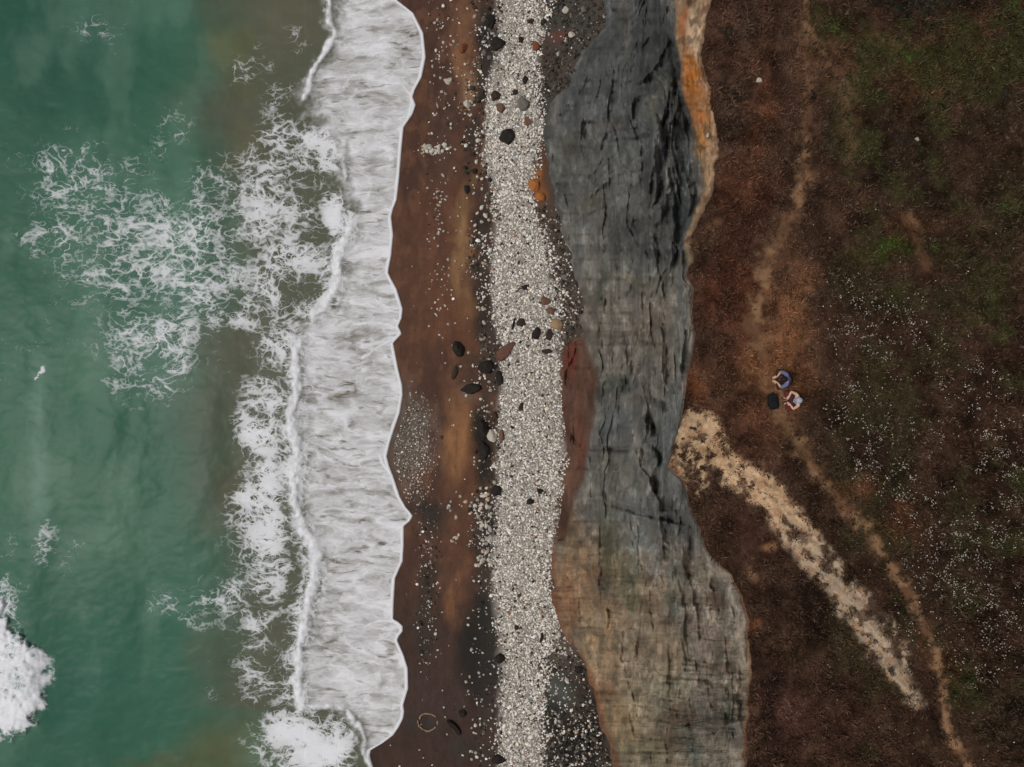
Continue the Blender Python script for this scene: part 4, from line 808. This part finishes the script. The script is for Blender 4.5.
def fingers(P, E, hand, wrist, s, side):                                     # five fingers, curled
    h = Vector(P[hand][:3]); w_ = Vector(P[wrist][:3]); d = (h-w_).normalized(); lat = Vector((0, side, 0)); lat = (lat-d*lat.dot(d)).normalized(); dn = d.cross(lat)*(-side)
    if dn.z > 0: dn = -dn
    for k, (off, ln) in enumerate([(.032, .062), (.011, .072), (-.011, .067), (-.031, .052)]):
        a = h+lat*off+d*.02; b = a+d*ln*.55+dn*.012; c_ = b+d*ln*.30+dn*.035
        for q, v, r in (('a', a, .010), ('b', b, .009), ('c', c_, .008)): P[f'{hand}{k}{q}'] = (*v, r)
        E += [(hand, f'{hand}{k}a'), (f'{hand}{k}a', f'{hand}{k}b'), (f'{hand}{k}b', f'{hand}{k}c')]
    a = w_.lerp(h, .55)-lat*.035; b = a-lat*.025+d*.03+dn*.02
    P[hand+'ta'] = (*a, .012); P[hand+'tb'] = (*b, .010); E += [(hand, hand+'ta'), (hand+'ta', hand+'tb')]
def person(px, py, yaw, label, pose, top_m, leg_m, hair_m, skin_m, shoe_m, sleeve, cap=None):
    z = float(ztop(np.array([px*1.]), np.array([py*1.]))[0]); e = link(bpy.data.objects.new('person', None)); e.location = w1(px, py, z+.03); e.rotation_euler = (0, 0, yaw); e.scale = (1.14, 1.14, 1.08)
    tag(e, label, 'person'); J = pose
    P = {'pel': (*J['pel'], .125), 'wst': (*J['wst'], .115), 'chs': (*J['chs'], .13), 'nkb': (*J['nkb'], .065), 'nek': (*J['nek'], .052)}
    hd = Vector(J['head']); f = Vector(J['face']).normalized(); up = Vector(J['up']).normalized()
    P['jaw'] = (*(hd-up*.065+f*.02), .062); P['hd'] = (*hd, .088); P['crn'] = (*(hd+up*.07-f*.01), .066)
    P['nose'] = (*(hd+f*.102-up*.012), .013); P['chin'] = (*(hd+f*.06-up*.10), .026)
    lat = up.cross(f)
    P['earL'] = (*(hd+lat*.094-up*.01), .016); P['earR'] = (*(hd-lat*.094-up*.01), .016)
    E = [('pel','wst'),('wst','chs'),('chs','nkb'),('nkb','nek'),('nek','jaw'),('jaw','hd'),('hd','crn'),('hd','nose'),('jaw','chin'),('hd','earL'),('hd','earR')]
    for s, sd in (('L', 1), ('R', -1)):
        for n_, r in (('sh', .060), ('el', .043), ('wr', .029), ('ha', .036), ('hip', .092), ('kn', .062), ('an', .042), ('heel', .036), ('toe', .032)): P[n_+s] = (*J[n_+s], r)
        el, sh, wr = (Vector(J[k+s]) for k in ('el', 'sh', 'wr')); P['ua'+s] = (*sh.lerp(el, .5), .050); P['fa'+s] = (*el.lerp(wr, .35), .042)
        hp, kn, an = (Vector(J[k+s]) for k in ('hip', 'kn', 'an')); P['th'+s] = (*hp.lerp(kn, .45), .082); P['ca'+s] = (*kn.lerp(an, .35), .058)
        E += [('chs','sh'+s),('sh'+s,'ua'+s),('ua'+s,'el'+s),('el'+s,'fa'+s),('fa'+s,'wr'+s),('wr'+s,'ha'+s),('pel','hip'+s),('hip'+s,'th'+s),('th'+s,'kn'+s),('kn'+s,'ca'+s),('ca'+s,'an'+s),('an'+s,'heel'+s),('an'+s,'toe'+s)]
        fingers(P, E, 'ha'+s, 'wr'+s, s, sd)
    skin('body', {k: (*v[:3], v[3]-(.022 if k[:-1] in ('hip', 'th', 'kn', 'ca') or k == 'pel' else 0)) for k, v in P.items()}, E, 'pel', skin_m, e)
    def sub(keys, edges, grow, nm, m_, root):
        return skin(nm, {k: (*P[k][:3], P[k][3]+grow) for k in keys}, edges, root, m_, e)
    arm = ['sh', 'ua']+(['el'] if sleeve > 1 else [])
    ks = ['pel', 'wst', 'chs', 'nkb']+[a+s for s in 'LR' for a in arm] if sleeve else ['pel', 'wst', 'chs', 'shL', 'shR']
    sub(ks, [x for x in E if x[0] in ks and x[1] in ks], .016, 'top', top_m, 'pel')
    ks = ['pel']+[a+s for s in 'LR' for a in ('hip', 'th', 'kn', 'ca', 'an')]
    tr = sub(ks, [x for x in E if x[0] in ks and x[1] in ks], .012, 'trousers', leg_m, 'pel')
    for s in 'LR':
        ks = ['an'+s, 'heel'+s, 'toe'+s]; sub(ks, [('an'+s, 'heel'+s), ('an'+s, 'toe'+s)], .014, 'shoe', shoe_m, 'an'+s)
    bm = bmesh.new(); bmesh.ops.create_icosphere(bm, subdivisions=3, radius=1.0)
    bmesh.ops.delete(bm, geom=[v for v in bm.verts if v.co.z < -.55 or (v.co.x > .45 and v.co.z < .35)], context='VERTS')
    for v in bm.verts: v.co = v.co*(1+.05*math.sin(17*v.co.y+9*v.co.x))
    R = Matrix((f, lat, up)).transposed(); me = bpy.data.meshes.new('hair')
    for v in bm.verts: v.co = hd+up*.018-f*.012+R @ Vector((v.co.x*.112, v.co.y*.104, v.co.z*.122))
    bm.to_mesh(me); bm.free(); me.materials.append(hair_m); h_ = link(bpy.data.objects.new('hair' if not cap else 'cap', me), e)
    for p in me.polygons: p.use_smooth = True
    if cap:                                                                # brim
        bm = bmesh.new(); vs = []
        for rr_ in (.8, 1.55):
            for k in range(9):
                a = -1.0+2.0*k/8; vs.append(bm.verts.new(hd+up*.045+R @ Vector((.112*rr_*math.cos(a), .104*min(rr_, 1.05)*math.sin(a), -.01*rr_))))
        for k in range(8): bm.faces.new((vs[k], vs[k+1], vs[k+10], vs[k+9]))
        bmesh.ops.solidify(bm, geom=bm.faces[:], thickness=.008)
        me = bpy.data.meshes.new('brim'); bm.to_mesh(me); bm.free(); me.materials.append(hair_m); link(bpy.data.objects.new('brim', me), h_)
    eye_m = plain_mat('eye_dark', (30,24,22), .4)
    for sd in (1, -1):
        bm = bmesh.new(); bmesh.ops.create_uvsphere(bm, u_segments=8, v_segments=6, radius=.012); me = bpy.data.meshes.new('eye'); bm.to_mesh(me); bm.free(); me.materials.append(eye_m)
        o = link(bpy.data.objects.new('eye', me), e); o.location = hd+f*.082+lat*.032*sd+up*.008
    return e
SKIN = plain_mat('skin', (206,164,140), .6, .08); SKIN2 = plain_mat('skin_fair', (214,176,154), .6, .08)
BLUE = plain_mat('blue_grey_cloth', (112,116,152), .9, .15, 30); NAVY = plain_mat('navy_cloth', (44,48,66), .9, .15, 30); REDC = plain_mat('dark_red_cloth', (104,46,42), .9, .15, 30)
BRN = plain_mat('brown_cloth', (66,44,36), .9, .15, 30); BLK = plain_mat('black_fabric', (24,25,28), .85, .2, 30); HAIR = plain_mat('dark_hair', (34,28,26), .6, .2, 40); CAPM = plain_mat('pale_cap_cloth', (170,174,186), .9, .1, 30); SHOE = plain_mat('shoe_grey', (70,66,66), .8)
# both face the sea (-X); local axes: x toward the sea is negative
def seat(lean, hx, elw, handx, handw, handz, knx, knw, anx, anw):
    d = {'pel': (0, 0, .13), 'wst': (-.02-lean*.25, 0, .30), 'chs': (-.03-lean*.6, 0, .47), 'nkb': (-.04-lean*.9, 0, .585), 'nek': (-.055-lean*1.1, 0, .65), 'head': (-.085-lean*1.35, 0, .755)}
    d['face'] = (-1, 0, -.35-lean); d['up'] = (-.35-lean, 0, 1)
    for s, sd in (('L', -1), ('R', 1)):
        d['sh'+s] = (-.03-lean*.75, .175*sd, .535); d['el'+s] = (-.13-lean*.75, elw*sd, .31); d['wr'+s] = (handx*.84, handw*1.35*sd, handz); d['ha'+s] = (handx, handw*sd, handz+.005)
        d['hip'+s] = (-.02, .10*sd, .11); d['kn'+s] = (knx, knw*sd, .26 if knw > .2 else .42); d['an'+s] = (anx, anw*sd, .07); d['heel'+s] = (anx+.05, anw*sd, .045); d['toe'+s] = (anx-.14, anw*sd*.9, .04)
    return d
person(786, 379.5, 0.0, 'person in a blue grey top leaning forward with bare forearms, farther from the bag', seat(.20, 0, .26, -.50, .07, .36, -.36, .31, -.30, .09), BLUE, BRN, HAIR, SKIN, SHOE, 2)
person(793, 399.5, 0.12, 'person in a navy sleeveless top and pale cap seated beside the black bag', seat(.02, 0, .29, -.26, .11, .30, -.30, .30, -.26, .08), NAVY, REDC, CAPM, SKIN2, SHOE, 0, cap=True)
# black backpack
bag = link(bpy.data.objects.new('backpack', None)); z0 = float(ztop(np.array([773.]), np.array([401.]))[0]); bag.scale = (1.2, 1.2, 1.1); bag.location = w1(772, 401.5, z0); bag.rotation_euler = (0, 0, math.radians(8))
tag(bag, 'black backpack lying on brown ground seaward of the two people', 'backpack')
def puff(name, sx, sy, sz, loc, parent, m_):
    bm = bmesh.new(); bmesh.ops.create_cube(bm, size=1); bmesh.ops.subdivide_edges(bm, edges=bm.edges[:], cuts=5, use_grid_fill=True)
    for v in bm.verts:
        p = v.co*2; k = (abs(p.x)**4+abs(p.y)**4+abs(p.z)**4)**.25; q = p/max(k, 1e-6)*max(abs(p.x), abs(p.y), abs(p.z))
        v.co = Vector((q.x*sx/2*(1-.12*(q.y > .4)), q.y*sy/2, q.z*sz/2+.01*math.sin(9*q.y)))
    me = bpy.data.meshes.new(name); bm.to_mesh(me); bm.free(); me.materials.append(m_)
    for p in me.polygons: p.use_smooth = True
    o = link(bpy.data.objects.new(name, me), parent); o.location = loc; return o
puff('bag_body', .33, .50, .20, (0, 0, .10), bag, BLK); pk = puff('front_pocket', .25, .24, .10, (0, -.09, .20), bag, BLK); puff('lid', .28, .13, .09, (0, .17, .19), bag, BLK)
def tube(name, pts, r, m_, parent):
    return skin(name, {str(i): (*p, r) for i, p in enumerate(pts)}, [(str(i), str(i+1)) for i in range(len(pts)-1)], '0', m_, parent, 1)
for sd in (-1, 1): tube('strap', [(.10*sd, .2, .04), (.19*sd, .16, .03), (.23*sd, 0, .02), (.20*sd, -.16, .02), (.11*sd, -.2, .04)], .018, BLK, bag)
tube('handle', [(-.04, .24, .14), (-.03, .29, .15), (.03, .29, .15), (.04, .24, .14)], .012, BLK, bag)
